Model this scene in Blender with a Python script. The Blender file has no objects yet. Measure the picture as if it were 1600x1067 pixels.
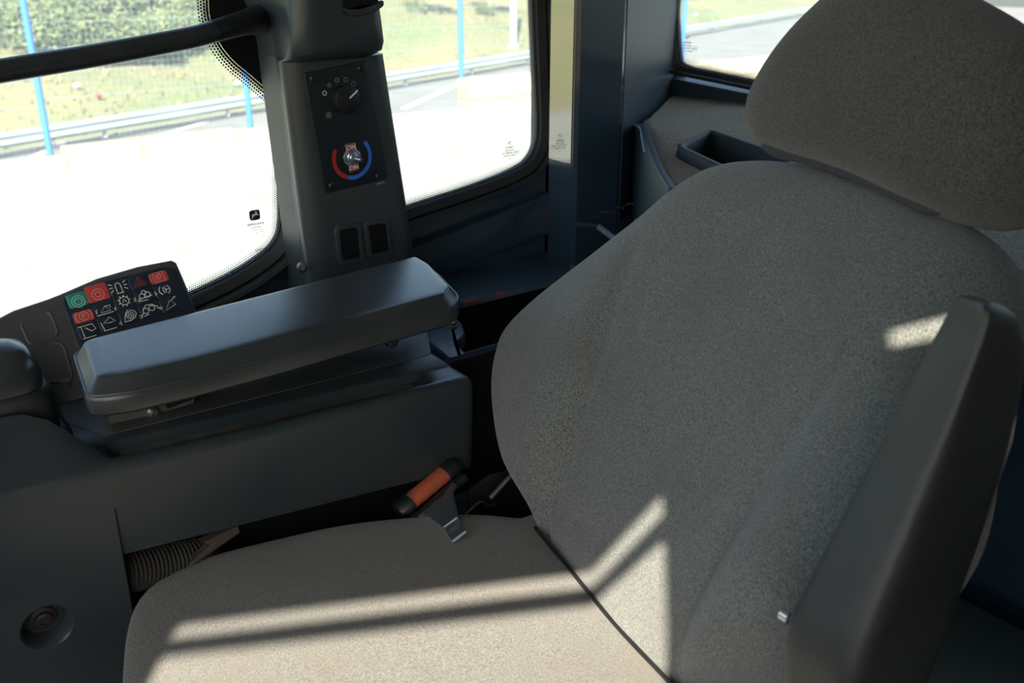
import bpy, bmesh, math, random
from mathutils import Vector as V, Matrix, noise as mnoise

random.seed(7)
S = bpy.context.scene
COL = S.collection

# ------------------------------------------------------------------ camera
CAM = V((0.0, 0.0, 1.14))
FPX, PITCH, AZ = 1520.0, math.radians(22.0), math.radians(-36.7)
_f0 = V((math.cos(AZ), math.sin(AZ), 0))
RT = V((math.sin(AZ), -math.cos(AZ), 0))
FW = _f0 * math.cos(PITCH) - V((0, 0, math.sin(PITCH)))
UP = _f0 * math.sin(PITCH) + V((0, 0, math.cos(PITCH)))
cd = bpy.data.cameras.new('camera')
cd.sensor_width = 36.0
cd.lens = FPX / 1600 * 36
cd.clip_start = 0.02
cd.clip_end = 400
cd.dof.use_dof = True
cd.dof.focus_distance = 1.22
cd.dof.aperture_fstop = 7.5
cam = bpy.data.objects.new('camera', cd)
COL.objects.link(cam)
cam.matrix_world = Matrix(((RT.x, UP.x, -FW.x, CAM.x), (RT.y, UP.y, -FW.y, CAM.y), (RT.z, UP.z, -FW.z, CAM.z), (0, 0, 0, 1)))
S.camera = cam

# ------------------------------------------------------------------ light
SUN = V((-0.62, 0.50, 0.60)).normalized()          # towards the sun
sl = bpy.data.lights.new('sun', 'SUN')
sl.energy = 9.0
sl.color = (1.0, 0.89, 0.74)
sl.angle = math.radians(0.53)
so = bpy.data.objects.new('sun', sl)
COL.objects.link(so)
so.location = SUN * 30
so.rotation_euler = (-SUN).to_track_quat('-Z', 'Y').to_euler()
W = bpy.data.worlds.new('world')
S.world = W
W.use_nodes = True
wn = W.node_tree.nodes
wn.clear()
sky = wn.new('ShaderNodeTexSky')
sky.sky_type = 'NISHITA'
sky.sun_disc = False
sky.sun_elevation = math.asin(SUN.z)
sky.sun_rotation = math.atan2(SUN.x, SUN.y)
sky.air_density = 1.0
sky.dust_density = 2.0
bg = wn.new('ShaderNodeBackground')
bg.inputs['Strength'].default_value = 0.17
wo = wn.new('ShaderNodeOutputWorld')
W.node_tree.links.new(sky.outputs[0], bg.inputs[0])
W.node_tree.links.new(bg.outputs[0], wo.inputs[0])
S.view_settings.view_transform = 'Standard'
S.view_settings.look = 'None'
S.view_settings.gamma = 1.0
S.view_settings.use_curve_mapping = False
S.view_settings.exposure = 1.1

# ------------------------------------------------------------------ survey helpers: sight lines met with real planes
def ray(px, py):
    return FW + RT * ((px - 800) / FPX) + UP * ((533.5 - py) / FPX)
def at_plane(px, py, p0, n):
    d = ray(px, py)
    return CAM + d * ((V(p0) - CAM).dot(n) / d.dot(n))
def ax(px, py, x): return at_plane(px, py, (x, 0, 0), V((1, 0, 0)))
def ay(px, py, y): return at_plane(px, py, (0, y, 0), V((0, 1, 0)))
def az(px, py, z): return at_plane(px, py, (0, 0, z), V((0, 0, 1)))

# ------------------------------------------------------------------ materials
def srgb(r, g, b):
    f = lambda c: (c / 255 / 12.92) if c / 255 <= 0.04045 else ((c / 255 + 0.055) / 1.055) ** 2.4
    return (f(r), f(g), f(b))
def mat(name, col, rough=0.5, metal=0.0, col2=None, nscale=20.0, lo=0.35, hi=0.65, bump=0.0, bscale=300.0, sheen=0.0, spec=0.5, detail=4.0, rvar=0.0, coat=0.0):
    m = bpy.data.materials.new(name)
    m.use_nodes = True
    nt = m.node_tree
    b = nt.nodes['Principled BSDF']
    b.inputs['Roughness'].default_value = rough
    b.inputs['Metallic'].default_value = metal
    b.inputs['Specular IOR Level'].default_value = spec
    b.inputs['Coat Weight'].default_value = coat
    b.inputs['Coat Roughness'].default_value = 0.05
    if sheen:
        b.inputs['Sheen Weight'].default_value = sheen
        b.inputs['Sheen Roughness'].default_value = 0.6
    b.inputs['Base Color'].default_value = (*col, 1)
    tc = nt.nodes.new('ShaderNodeTexCoord')
    if col2 is not None or rvar:
        n = nt.nodes.new('ShaderNodeTexNoise')
        n.inputs['Scale'].default_value = nscale
        n.inputs['Detail'].default_value = detail
        nt.links.new(tc.outputs['Object'], n.inputs['Vector'])
        mr = nt.nodes.new('ShaderNodeMapRange')
        mr.inputs['From Min'].default_value = lo
        mr.inputs['From Max'].default_value = hi
        nt.links.new(n.outputs['Fac'], mr.inputs['Value'])
        if col2 is not None:
            mx = nt.nodes.new('ShaderNodeMix')
            mx.data_type = 'RGBA'
            mx.inputs['A'].default_value = (*col, 1)
            mx.inputs['B'].default_value = (*col2, 1)
            nt.links.new(mr.outputs[0], mx.inputs['Factor'])
            nt.links.new(mx.outputs['Result'], b.inputs['Base Color'])
        if rvar:
            m2 = nt.nodes.new('ShaderNodeMapRange')
            m2.inputs['To Min'].default_value = rough - rvar
            m2.inputs['To Max'].default_value = rough + rvar
            nt.links.new(mr.outputs[0], m2.inputs['Value'])
            nt.links.new(m2.outputs[0], b.inputs['Roughness'])
    if bump:
        n2 = nt.nodes.new('ShaderNodeTexNoise')
        n2.inputs['Scale'].default_value = bscale
        n2.inputs['Detail'].default_value = 3
        nt.links.new(tc.outputs['Object'], n2.inputs['Vector'])
        bp = nt.nodes.new('ShaderNodeBump')
        bp.inputs['Strength'].default_value = bump
        bp.inputs['Distance'].default_value = 0.002
        nt.links.new(n2.outputs['Fac'], bp.inputs['Height'])
        nt.links.new(bp.outputs[0], b.inputs['Normal'])
    return m

def fabric_mat(name, dark, light, stain, scale=420.0, stretch=(1, 1, 1)):
    """wool upholstery: light and dark fibres, faint wear, fuzzy relief"""
    m = mat(name, dark, 0.95, sheen=0.25, spec=0.15)
    nt = m.node_tree
    b = nt.nodes['Principled BSDF']
    tc = nt.nodes['Texture Coordinate']
    mp = nt.nodes.new('ShaderNodeMapping')
    mp.inputs['Scale'].default_value = stretch
    nt.links.new(tc.outputs['Object'], mp.inputs['Vector'])
    n = nt.nodes.new('ShaderNodeTexNoise')
    n.inputs['Scale'].default_value = scale
    n.inputs['Detail'].default_value = 5
    n.inputs['Roughness'].default_value = 0.65
    nt.links.new(mp.outputs[0], n.inputs['Vector'])
    mr = nt.nodes.new('ShaderNodeMapRange')
    mr.inputs['From Min'].default_value = 0.30
    mr.inputs['From Max'].default_value = 0.70
    nt.links.new(n.outputs['Fac'], mr.inputs['Value'])
    mx = nt.nodes.new('ShaderNodeMix'); mx.data_type = 'RGBA'
    mx.inputs['A'].default_value = (*dark, 1); mx.inputs['B'].default_value = (*light, 1)
    nt.links.new(mr.outputs[0], mx.inputs['Factor'])
    n3 = nt.nodes.new('ShaderNodeTexNoise')
    n3.inputs['Scale'].default_value = 9
    n3.inputs['Detail'].default_value = 5
    nt.links.new(tc.outputs['Object'], n3.inputs['Vector'])
    m3 = nt.nodes.new('ShaderNodeMapRange')
    m3.inputs['From Min'].default_value = 0.45; m3.inputs['From Max'].default_value = 0.75
    m3.inputs['To Max'].default_value = 0.55
    nt.links.new(n3.outputs['Fac'], m3.inputs['Value'])
    mx2 = nt.nodes.new('ShaderNodeMix'); mx2.data_type = 'RGBA'
    mx2.inputs['B'].default_value = (*stain, 1)
    nt.links.new(m3.outputs[0], mx2.inputs['Factor'])
    nt.links.new(mx.outputs['Result'], mx2.inputs['A'])
    nt.links.new(mx2.outputs['Result'], b.inputs['Base Color'])
    bp = nt.nodes.new('ShaderNodeBump')
    bp.inputs['Strength'].default_value = 0.55
    bp.inputs['Distance'].default_value = 0.0015
    nt.links.new(n.outputs['Fac'], bp.inputs['Height'])
    nt.links.new(bp.outputs[0], b.inputs['Normal'])
    return m

def glass_mat(name, tint=(0.93, 0.97, 0.95), dust=0.03):
    m = bpy.data.materials.new(name)
    m.use_nodes = True
    nt = m.node_tree
    nt.nodes.clear()
    tr = nt.nodes.new('ShaderNodeBsdfTransparent'); tr.inputs[0].default_value = (*tint, 1)
    gl = nt.nodes.new('ShaderNodeBsdfGlossy'); gl.inputs['Roughness'].default_value = 0.02
    fr = nt.nodes.new('ShaderNodeFresnel'); fr.inputs['IOR'].default_value = 1.45
    mx = nt.nodes.new('ShaderNodeMixShader')
    nt.links.new(fr.outputs[0], mx.inputs[0]); nt.links.new(tr.outputs[0], mx.inputs[1]); nt.links.new(gl.outputs[0], mx.inputs[2])
    tl = nt.nodes.new('ShaderNodeBsdfTranslucent'); tl.inputs[0].default_value = (0.8, 0.8, 0.75, 1)
    m2 = nt.nodes.new('ShaderNodeMixShader'); m2.inputs[0].default_value = dust
    nt.links.new(mx.outputs[0], m2.inputs[1]); nt.links.new(tl.outputs[0], m2.inputs[2])
    o = nt.nodes.new('ShaderNodeOutputMaterial')
    nt.links.new(m2.outputs[0], o.inputs[0])
    return m

def frit_mat(name):
    """printed ceramic dots that shrink away from the edge; UV x counts dots, UV y counts rows 0..4"""
    m = bpy.data.materials.new(name)
    m.use_nodes = True
    nt = m.node_tree
    b = nt.nodes['Principled BSDF']
    b.inputs['Base Color'].default_value = (0.006, 0.006, 0.007, 1)
    b.inputs['Roughness'].default_value = 0.6
    uv = nt.nodes.new('ShaderNodeUVMap')
    sp = nt.nodes.new('ShaderNodeSeparateXYZ'); nt.links.new(uv.outputs[0], sp.inputs[0])
    def mth(op, a, bb=None, c=None):
        n = nt.nodes.new('ShaderNodeMath'); n.operation = op
        for i, q in enumerate((a, bb, c)):
            if q is None: continue
            if isinstance(q, (int, float)): n.inputs[i].default_value = q
            else: nt.links.new(q, n.inputs[i])
        return n.outputs[0]
    x, y = sp.outputs[0], sp.outputs[1]
    row = mth('FLOOR', y)
    x2 = mth('ADD', x, mth('MULTIPLY', row, 0.5))
    dx = mth('SUBTRACT', mth('FRACT', x2), 0.5)
    dy = mth('SUBTRACT', mth('FRACT', y), 0.5)
    d = mth('SQRT', mth('ADD', mth('MULTIPLY', dx, dx), mth('MULTIPLY', dy, dy)))
    rad = mth('SUBTRACT', 0.56, mth('MULTIPLY', row, 0.085))
    inside = mth('LESS_THAN', d, rad)
    tr = nt.nodes.new('ShaderNodeBsdfTransparent')
    mx = nt.nodes.new('ShaderNodeMixShader')
    nt.links.new(inside, mx.inputs[0]); nt.links.new(tr.outputs[0], mx.inputs[1]); nt.links.new(b.outputs[0], mx.inputs[2])
    nt.links.new(mx.outputs[0], nt.nodes['Material Output'].inputs[0])
    return m

PLASTIC = mat('dark_grey_plastic', (0.026, 0.036, 0.042), 0.44, col2=(0.036, 0.045, 0.048), nscale=9, bump=0.12, bscale=900, rvar=0.06)
PILLARP = mat('pillar_plastic', (0.032, 0.043, 0.049), 0.38, col2=(0.042, 0.051, 0.054), nscale=7, bump=0.12, bscale=900, rvar=0.05)
CONSOLEP = mat('console_plastic', (0.021, 0.030, 0.036), 0.36, col2=(0.029, 0.036, 0.039), nscale=8, bump=0.12, bscale=900, rvar=0.06)
DUSTY = mat('dusty_deck_plastic', (0.036, 0.047, 0.048), 0.5, col2=(0.056, 0.055, 0.045), nscale=11, bump=0.1, bscale=900)
BROWNISH = mat('housing_plastic', (0.050, 0.051, 0.048), 0.45, col2=(0.062, 0.060, 0.054), nscale=11, bump=0.1, bscale=900)
PADM = mat('armrest_vinyl', (0.028, 0.033, 0.035), 0.30, col2=(0.040, 0.046, 0.047), nscale=10, bump=0.08, bscale=700, spec=0.55)
ARMM = mat('folded_armrest_vinyl', (0.030, 0.032, 0.032), 0.5, col2=(0.046, 0.052, 0.048), nscale=8, bump=0.15, bscale=500)
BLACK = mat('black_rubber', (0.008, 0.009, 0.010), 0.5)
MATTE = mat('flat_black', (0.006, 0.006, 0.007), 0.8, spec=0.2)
GASKET = mat('gasket_rubber', (0.020, 0.023, 0.023), 0.45, col2=(0.034, 0.036, 0.034), nscale=14)
BARM = mat('black_bar_paint', (0.024, 0.028, 0.031), 0.25, col2=(0.032, 0.036, 0.038), nscale=30)
STEEL = mat('navy_steel_paint', (0.022, 0.044, 0.070), 0.34, col2=(0.027, 0.050, 0.077), nscale=6)
POSTM = mat('navy_gloss_post', (0.022, 0.044, 0.068), 0.18, col2=(0.026, 0.049, 0.073), nscale=5, coat=0.5)
MIRROR = mat('reflection_metal', (0.37, 0.36, 0.34), 0.06, metal=1.0)  # mirror metal for the strip added to the corner post
STEELR = mat('navy_satin_paint', (0.026, 0.048, 0.068), 0.5, col2=(0.030, 0.053, 0.074), nscale=6)
LEDGEM = mat('blue_ledge_paint', (0.034, 0.066, 0.100), 0.32, col2=(0.040, 0.074, 0.110), nscale=8)
BEZEL = mat('tray_plastic', (0.022, 0.030, 0.034), 0.6)
BLUEM = mat('blue_grey_paint', (0.060, 0.100, 0.140), 0.32, col2=(0.050, 0.085, 0.120), nscale=12)
EDGEHI = mat('painted_edge_highlight', (0.36, 0.46, 0.55), 0.35, col2=(0.20, 0.27, 0.34), nscale=60)  # pale colour that paints highlights along metal edges
CHIP = mat('red_primer_chip', (0.30, 0.035, 0.02), 0.6)
FABRIC = fabric_mat('seat_fabric', srgb(44, 47, 47), srgb(124, 124, 117), srgb(92, 86, 74), scale=600)
FABRICB = fabric_mat('backrest_fabric', srgb(50, 55, 55), srgb(132, 136, 131), srgb(88, 88, 82), scale=620, stretch=(1, 1, 0.6))
HEADF = fabric_mat('headrest_fabric', srgb(34, 33, 33), srgb(104, 100, 95), srgb(70, 61, 56), scale=540)
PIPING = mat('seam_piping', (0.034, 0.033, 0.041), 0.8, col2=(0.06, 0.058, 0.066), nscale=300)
CARPET = fabric_mat('shelf_carpet', srgb(44, 36, 25), srgb(186, 164, 124), srgb(140, 146, 143), scale=230)
CHROME = mat('polished_steel', (0.72, 0.77, 0.85), 0.28, metal=1.0)
SCREWM = mat('screw_steel', (0.22, 0.21, 0.20), 0.4, metal=0.9)
DSCREW = mat('blackened_screw', (0.06, 0.055, 0.052), 0.4, metal=0.7)
ORANGE = mat('orange_webbing', (0.40, 0.075, 0.022), 0.75, col2=(0.17, 0.070, 0.045), nscale=45, lo=0.42, hi=0.62, bump=0.4, bscale=900)
TAN = mat('tan_bracket', (0.055, 0.046, 0.034), 0.6)
HOSEM = mat('dusty_hose', (0.050, 0.047, 0.042), 0.5)
PLATE = mat('dull_zinc_plate', (0.10, 0.098, 0.080), 0.5, col2=(0.06, 0.058, 0.05), nscale=40)
PANELM = mat('black_panel_film', (0.013, 0.017, 0.021), 0.38, bump=0.08, bscale=1500)
KNOBM = mat('knob_black', (0.012, 0.013, 0.014), 0.4)
WHITE = mat('white_print', (0.75, 0.76, 0.74), 0.5)
GREYP = mat('grey_print', (0.42, 0.44, 0.45), 0.5)
REDP = mat('red_print', (0.38, 0.028, 0.03), 0.45)
BLUEP = mat('blue_print', (0.03, 0.16, 0.62), 0.45)
KEYM = mat('keypad_film', (0.012, 0.020, 0.032), 0.28, bump=0.05, bscale=900)
KEYG = mat('green_key', (0.02, 0.20, 0.13), 0.35, col2=(0.03, 0.26, 0.18), nscale=120)
KEYR = mat('red_key', (0.50, 0.045, 0.035), 0.35, col2=(0.40, 0.06, 0.05), nscale=120)
ICON = mat('icon_print', (0.66, 0.62, 0.52), 0.5)
PALEG = mat('pale_green_print', (0.35, 0.62, 0.50), 0.5)
PALER = mat('pale_red_print', (0.66, 0.28, 0.24), 0.5)
FLOORM = mat('floor_mat', (0.020, 0.022, 0.023), 0.7, bump=0.2, bscale=400)
BOXM = mat('green_grey_metal', (0.060, 0.092, 0.085), 0.4, col2=(0.068, 0.100, 0.094), nscale=4)
ROOFM = mat('roof_lining', (0.24, 0.24, 0.235), 0.9)
GLASS = glass_mat('window_glass', (0.90, 0.97, 0.96), 0.19)
FRIT = frit_mat('frit_dots')
STAMP = mat('stamp_grey', (0.05, 0.05, 0.052), 0.6)
STAMPL = mat('stamp_pale', (0.20, 0.21, 0.21), 0.6)
GROUND = mat('pale_gravel', (0.31, 0.325, 0.305), 0.95, col2=(0.25, 0.26, 0.24), nscale=1.2, detail=8, bump=0.3, bscale=20, spec=0.1)
STONE = mat('pale_stone', (0.38, 0.35, 0.28), 0.9, col2=(0.30, 0.27, 0.21), nscale=3, bump=0.3, bscale=30)
ROAD = mat('asphalt', (0.24, 0.24, 0.225), 0.95, col2=(0.20, 0.20, 0.19), nscale=0.6, detail=6, spec=0.05)
RAILSHADE = mat('rail_shade', (0.06, 0.062, 0.058), 0.95)  # dark colour that paints the guardrail's shadow
DUST = mat('brown_dust', (0.085, 0.072, 0.054), 0.9, col2=(0.05, 0.048, 0.042), nscale=40)
ROADW = mat('road_line', (0.7, 0.7, 0.68), 0.8)
GALV = mat('galvanised_rail', (0.36, 0.43, 0.44), 0.5, metal=0.2)
POSTB = mat('fence_blue', (0.045, 0.19, 0.58), 0.4)
WIRE = mat('fence_wire', (0.16, 0.30, 0.48), 0.5)
HILL = mat('dry_grass_slope', (0.23, 0.205, 0.105), 0.95, col2=(0.15, 0.19, 0.08), nscale=0.22, lo=0.40, hi=0.66, detail=10, bump=0.4, bscale=5)
GRASS = mat('grass_tufts', (0.26, 0.235, 0.13), 0.9, col2=(0.16, 0.20, 0.085), nscale=0.3, lo=0.40, hi=0.64)
LEAF = mat('bush_leaf', (0.14, 0.19, 0.09), 0.7, col2=(0.20, 0.23, 0.11), nscale=3, spec=0.2)
BARK = mat('pale_bark', (0.36, 0.33, 0.27), 0.85, col2=(0.22, 0.2, 0.16), nscale=14)
CONC = mat('concrete_pole', (0.42, 0.43, 0.42), 0.8)
LITTER = mat('litter_white', (0.8, 0.8, 0.78), 0.6)
LITTERR = mat('litter_red', (0.6, 0.06, 0.04), 0.6)

# ------------------------------------------------------------------ object helpers (meshes are drafted in cab coordinates)
def link(name, me, m, parent=None, smooth=True, origin=None):
    if isinstance(me, bmesh.types.BMesh):
        bm = me
        me = bpy.data.meshes.new(name)
        bmesh.ops.recalc_face_normals(bm, faces=bm.faces)
        bm.to_mesh(me); bm.free()
    me.materials.clear()
    me.materials.append(m)
    if origin is None:
        xs = [v.co for v in me.vertices]
        lo = V((min(c.x for c in xs), min(c.y for c in xs), min(c.z for c in xs)))
        hi = V((max(c.x for c in xs), max(c.y for c in xs), max(c.z for c in xs)))
        origin = V(((lo.x + hi.x) / 2, (lo.y + hi.y) / 2, lo.z))
    origin = V(origin)
    for v in me.vertices: v.co -= origin
    for p in me.polygons: p.use_smooth = smooth
    if smooth:
        try: me.set_sharp_from_angle(angle=math.radians(38))
        except Exception: pass
    o = bpy.data.objects.new(name, me)
    COL.objects.link(o)
    if parent is not None:
        o.parent = parent
        o.location = origin - wloc(parent)
    else:
        o.location = origin
    return o
def wloc(o):
    l = V(o.location)
    while o.parent is not None:
        o = o.parent; l += V(o.location)
    return l
def thing(name, label, cat, loc, group=None):
    o = bpy.data.objects.new(name, None)
    COL.objects.link(o)
    o.location = V(loc); o.empty_display_size = 0.05
    return tag(o, label, cat, group)
def tag(o, label, cat, group=None, kind=None):
    o['label'] = label; o['category'] = cat
    if group: o['group'] = group
    if kind: o['kind'] = kind
    return o
def struct(o, label=None, cat=None):
    o['kind'] = 'structure'
    if label: o['label'] = label
    if cat: o['category'] = cat
    return o

def catmull(pts, n, closed=True):
    out = []; m = len(pts)
    rng = m if closed else m - 1
    per = max(1, n // rng)
    for i in range(rng):
        if closed: a, b, c, d = pts[(i - 1) % m], pts[i], pts[(i + 1) % m], pts[(i + 2) % m]
        else: a, b, c, d = pts[max(i - 1, 0)], pts[i], pts[i + 1], pts[min(i + 2, m - 1)]
        for k in range(per):
            t = k / per
            out.append(0.5 * ((2 * b) + (c - a) * t + (2 * a - 5 * b + 4 * c - d) * t * t + (3 * b - a - 3 * c + d) * t ** 3))
    if not closed: out.append(pts[-1].copy())
    return out
def resample(loop, n):
    m = len(loop); L = [0]
    for i in range(m): L.append(L[-1] + (loop[(i + 1) % m] - loop[i]).length)
    out = []; j = 0
    for k in range(n):
        s = L[-1] * k / n
        while L[j + 1] < s: j += 1
        t = (s - L[j]) / max(1e-9, L[j + 1] - L[j])
        out.append(loop[j].lerp(loop[(j + 1) % m], t))
    return out
def loft(loops, cap=True, bm=None, closed=True):
    bm = bm or bmesh.new()
    rows = [[bm.verts.new(p) for p in lp] for lp in loops]
    n = len(rows[0])
    for a, b in zip(rows, rows[1:]):
        for i in range(n if closed else n - 1):
            j = (i + 1) % n
            bm.faces.new((a[i], a[j], b[j], b[i]))
    if cap and closed:
        bm.faces.new(list(reversed(rows[0]))); bm.faces.new(rows[-1])
    return bm
def inset(loop, d, nrm):
    """move a planar closed loop inwards by d (negative grows it)"""
    n = len(loop); c = sum(loop, V()) / n; out = []
    for i in range(n):
        e1 = (loop[i] - loop[i - 1]).normalized(); e2 = (loop[(i + 1) % n] - loop[i]).normalized()
        n1 = nrm.cross(e1); n2 = nrm.cross(e2)
        b = (n1 + n2)
        if b.length < 1e-6: b = n1
        b.normalize()
        if b.dot(c - loop[i]) < 0 and False: b = -b
        k = max(0.35, b.dot(n1))
        out.append(loop[i] + b * (d / k))
    return out
def ccw(loop, nrm):
    a = V()
    for i in range(len(loop)): a += loop[i].cross(loop[(i + 1) % len(loop)])
    return loop if a.dot(nrm) > 0 else list(reversed(loop))
def rounded(poly, r, seg=5):
    """round the corners of a 3-D planar polygon"""
    out = []; n = len(poly)
    for i in range(n):
        p, a, b = poly[i], poly[i - 1], poly[(i + 1) % n]
        d1 = a - p; d2 = b - p
        rr = r[i] if isinstance(r, (list, tuple)) else r
        q = min(rr, d1.length * 0.45, d2.length * 0.45)
        s = p + d1.normalized() * q; e = p + d2.normalized() * q
        for k in range(seg + 1):
            t = k / seg
            out.append(s * (1 - t) ** 2 + p * 2 * t * (1 - t) + e * t * t)
    return out
def slab(poly, nrm, depth, bev=0.004, bm=None, steps=3):
    """plate whose top face is the polygon, going down -nrm by depth, soft top edge"""
    nrm = V(nrm).normalized()
    lp = ccw([V(p) for p in poly], nrm)
    loops = [[p - nrm * depth for p in lp]]
    for k in range(steps + 1):
        a = math.pi / 2 * k / steps
        loops.append([p - nrm * bev * (1 - math.sin(a)) for p in inset(lp, bev * (1 - math.cos(a)), nrm)])
    return loft(loops, True, bm)
def rloops(poly, r, prof, nrm, seg=6):
    poly = ccw([V(p) for p in poly], nrm); out = []
    for d, h in prof:
        rr = [max(.0015, (r[i] if isinstance(r, (list, tuple)) else r) - d) for i in range(len(poly))]
        out.append([p + nrm * h for p in rounded(inset(poly, d, nrm), rr, seg)])
    return out
def tube(pts, r, seg=14, bm=None, cap=True):
    bm = bm or bmesh.new()
    rr = r if isinstance(r, (list, tuple)) else [r] * len(pts)
    loops = []; ref = None
    for i, p in enumerate(pts):
        t = (pts[min(i + 1, len(pts) - 1)] - pts[max(i - 1, 0)]).normalized()
        if ref is None: ref = t.orthogonal().normalized()
        u = (ref - t * ref.dot(t)).normalized(); ref = u
        w = t.cross(u)
        loops.append([p + (u * math.cos(2 * math.pi * k / seg) + w * math.sin(2 * math.pi * k / seg)) * rr[i] for k in range(seg)])
    return loft(loops, cap, bm)
def lathe(base, axis, prof, seg=28, bm=None):
    """prof: list of (radius, height)"""
    axis = V(axis).normalized(); u = axis.orthogonal().normalized(); w = axis.cross(u); base = V(base)
    loops = [[base + axis * h + (u * math.cos(2 * math.pi * k / seg) + w * math.sin(2 * math.pi * k / seg)) * max(r, 1e-5) for k in range(seg)] for r, h in prof]
    return loft(loops, True, bm)
def box(lo, hi, bev=0.0, bm=None, seg=2):
    b2 = bmesh.new()
    bmesh.ops.create_cube(b2, size=1)
    lo, hi = V(lo), V(hi)
    for v in b2.verts:
        v.co = V(((lo.x + hi.x) / 2 + v.co.x * (hi.x - lo.x), (lo.y + hi.y) / 2 + v.co.y * (hi.y - lo.y), (lo.z + hi.z) / 2 + v.co.z * (hi.z - lo.z)))
    if bev: bmesh.ops.bevel(b2, geom=b2.edges[:], offset=bev, segments=seg, affect='EDGES', profile=0.5)
    if bm is None: return b2
    me = bpy.data.meshes.new('t'); b2.to_mesh(me); b2.free(); bm.from_mesh(me); bpy.data.meshes.remove(me)
    return bm
def pillow(outline, centre, nrm, Tf, Tb, k=9.0, crown=0.0, extra=None, n=120, inner=22):
    nrm = V(nrm).normalized(); centre = V(centre)
    lp = ccw(resample(catmull([V(p) for p in outline], 12 * len(outline)), n), nrm)
    rho = [i / inner * 0.86 for i in range(1, inner + 1)]
    rho += [1 - 0.14 * (1 - math.sin(math.pi / 2 * i / 9)) for i in range(1, 9)] + [1.0]
    def h(r): return math.sqrt(max(0.0, 1 - r ** k))
    bm = bmesh.new()
    def pt(p, r, s, T):
        q = centre + (p - centre) * r
        d = T * h(r)
        if s > 0:
            d += crown * (1 - r * r)
            if extra: d += extra(q, r) * min(1.0, (1 - r) * 7)
        return q + nrm * d * s
    rows = [[bm.verts.new(pt(p, r, 1, Tf)) for p in lp] for r in rho]
    back = [[bm.verts.new(pt(p, r, -1, Tb)) for p in lp] for r in reversed(rho[inner - 1:-1])]
    rows += back
    ctr = bm.verts.new(pt(centre, 0, 1, Tf))
    for i in range(n): bm.faces.new((ctr, rows[0][i], rows[0][(i + 1) % n]))
    for a, b in zip(rows, rows[1:]):
        for i in range(n):
            j = (i + 1) % n
            bm.faces.new((a[i], b[i], b[j], a[j]))
    bm.faces.new(rows[-1])
    return bm
def ribbons(lines, w, o, e1, e2, lift, bm=None):
    """flat strokes: each line is a list of (a, b) in the frame (o, e1, e2)"""
    bm = bm or bmesh.new()
    n = e1.cross(e2).normalized()
    for ln in lines:
        cl = len(ln) > 2 and ln[0] == ln[-1]
        P = [V((a, b)) for a, b in (ln[:-1] if cl else ln)]
        m = len(P); L = []; R = []
        for i in range(m):
            if cl: t = (P[(i + 1) % m] - P[i - 1])
            else: t = P[min(i + 1, m - 1)] - P[max(i - 1, 0)]
            if t.length < 1e-9: t = V((1, 0))
            t.normalize(); q = V((-t.y, t.x)) * w / 2
            L.append(P[i] + q); R.append(P[i] - q)
        f = lambda p: bm.verts.new(o + e1 * p.x + e2 * p.y + n * lift)
        L = [f(p) for p in L]; R = [f(p) for p in R]
        for i in range(m if cl else m - 1):
            j = (i + 1) % m
            bm.faces.new((L[i], L[j], R[j], R[i]))
    return bm
def patch(polys, o, e1, e2, lift, bm=None):
    bm = bm or bmesh.new(); n = e1.cross(e2).normalized()
    for pl in polys: bm.faces.new([bm.verts.new(o + e1 * a + e2 * b + n * lift) for a, b in pl])
    return bm
def circ(cx, cy, r, n=16, a0=0.0, a1=2 * math.pi):
    full = abs(a1 - a0 - 2 * math.pi) < 1e-6
    L = [(cx + r * math.cos(a0 + (a1 - a0) * i / n), cy + r * math.sin(a0 + (a1 - a0) * i / n)) for i in range(n + (0 if full else 1))]
    if full: L.append(L[0])
    return L
_txt = {}
def text_bm(s, size, o, e1, e2, lift, bm=None, bold=0.0):
    """lettering as flat faces, centred on o"""
    bm = bm or bmesh.new()
    key = (s, bold)
    if key not in _txt:
        cu = bpy.data.curves.new('t', 'FONT'); cu.body = s; cu.align_x = 'CENTER'; cu.align_y = 'CENTER'; cu.offset = bold
        cu.resolution_u = 2
        ob = bpy.data.objects.new('t', cu); COL.objects.link(ob)
        dg = bpy.context.evaluated_depsgraph_get()
        me = bpy.data.meshes.new_from_object(ob.evaluated_get(dg))
        _txt[key] = ([tuple(v.co) for v in me.vertices], [tuple(p.vertices) for p in me.polygons])
        bpy.data.objects.remove(ob); bpy.data.curves.remove(cu); bpy.data.meshes.remove(me)
    vs, fs = _txt[key]; n = e1.cross(e2).normalized()
    bv = [bm.verts.new(o + e1 * (v[0] * size) + e2 * (v[1] * size) + n * lift) for v in vs]
    for f in fs:
        try: bm.faces.new([bv[i] for i in f])
        except ValueError: pass
    return bm
X, Y, Z = V((1, 0, 0)), V((0, 1, 0)), V((0, 0, 1))

# ================================================================== OUTDOORS
GZ, RZ = -2.30, -3.26
g = bmesh.new()
for q in ((-14, -45), (17.5, -45), (17.5, 40), (-14, 40)): g.verts.new((q[0], q[1], GZ))
g.faces.new(g.verts)
struct(link('ground', g, GROUND, smooth=False), 'pale gravel yard in full sun outside the windows')
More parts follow.
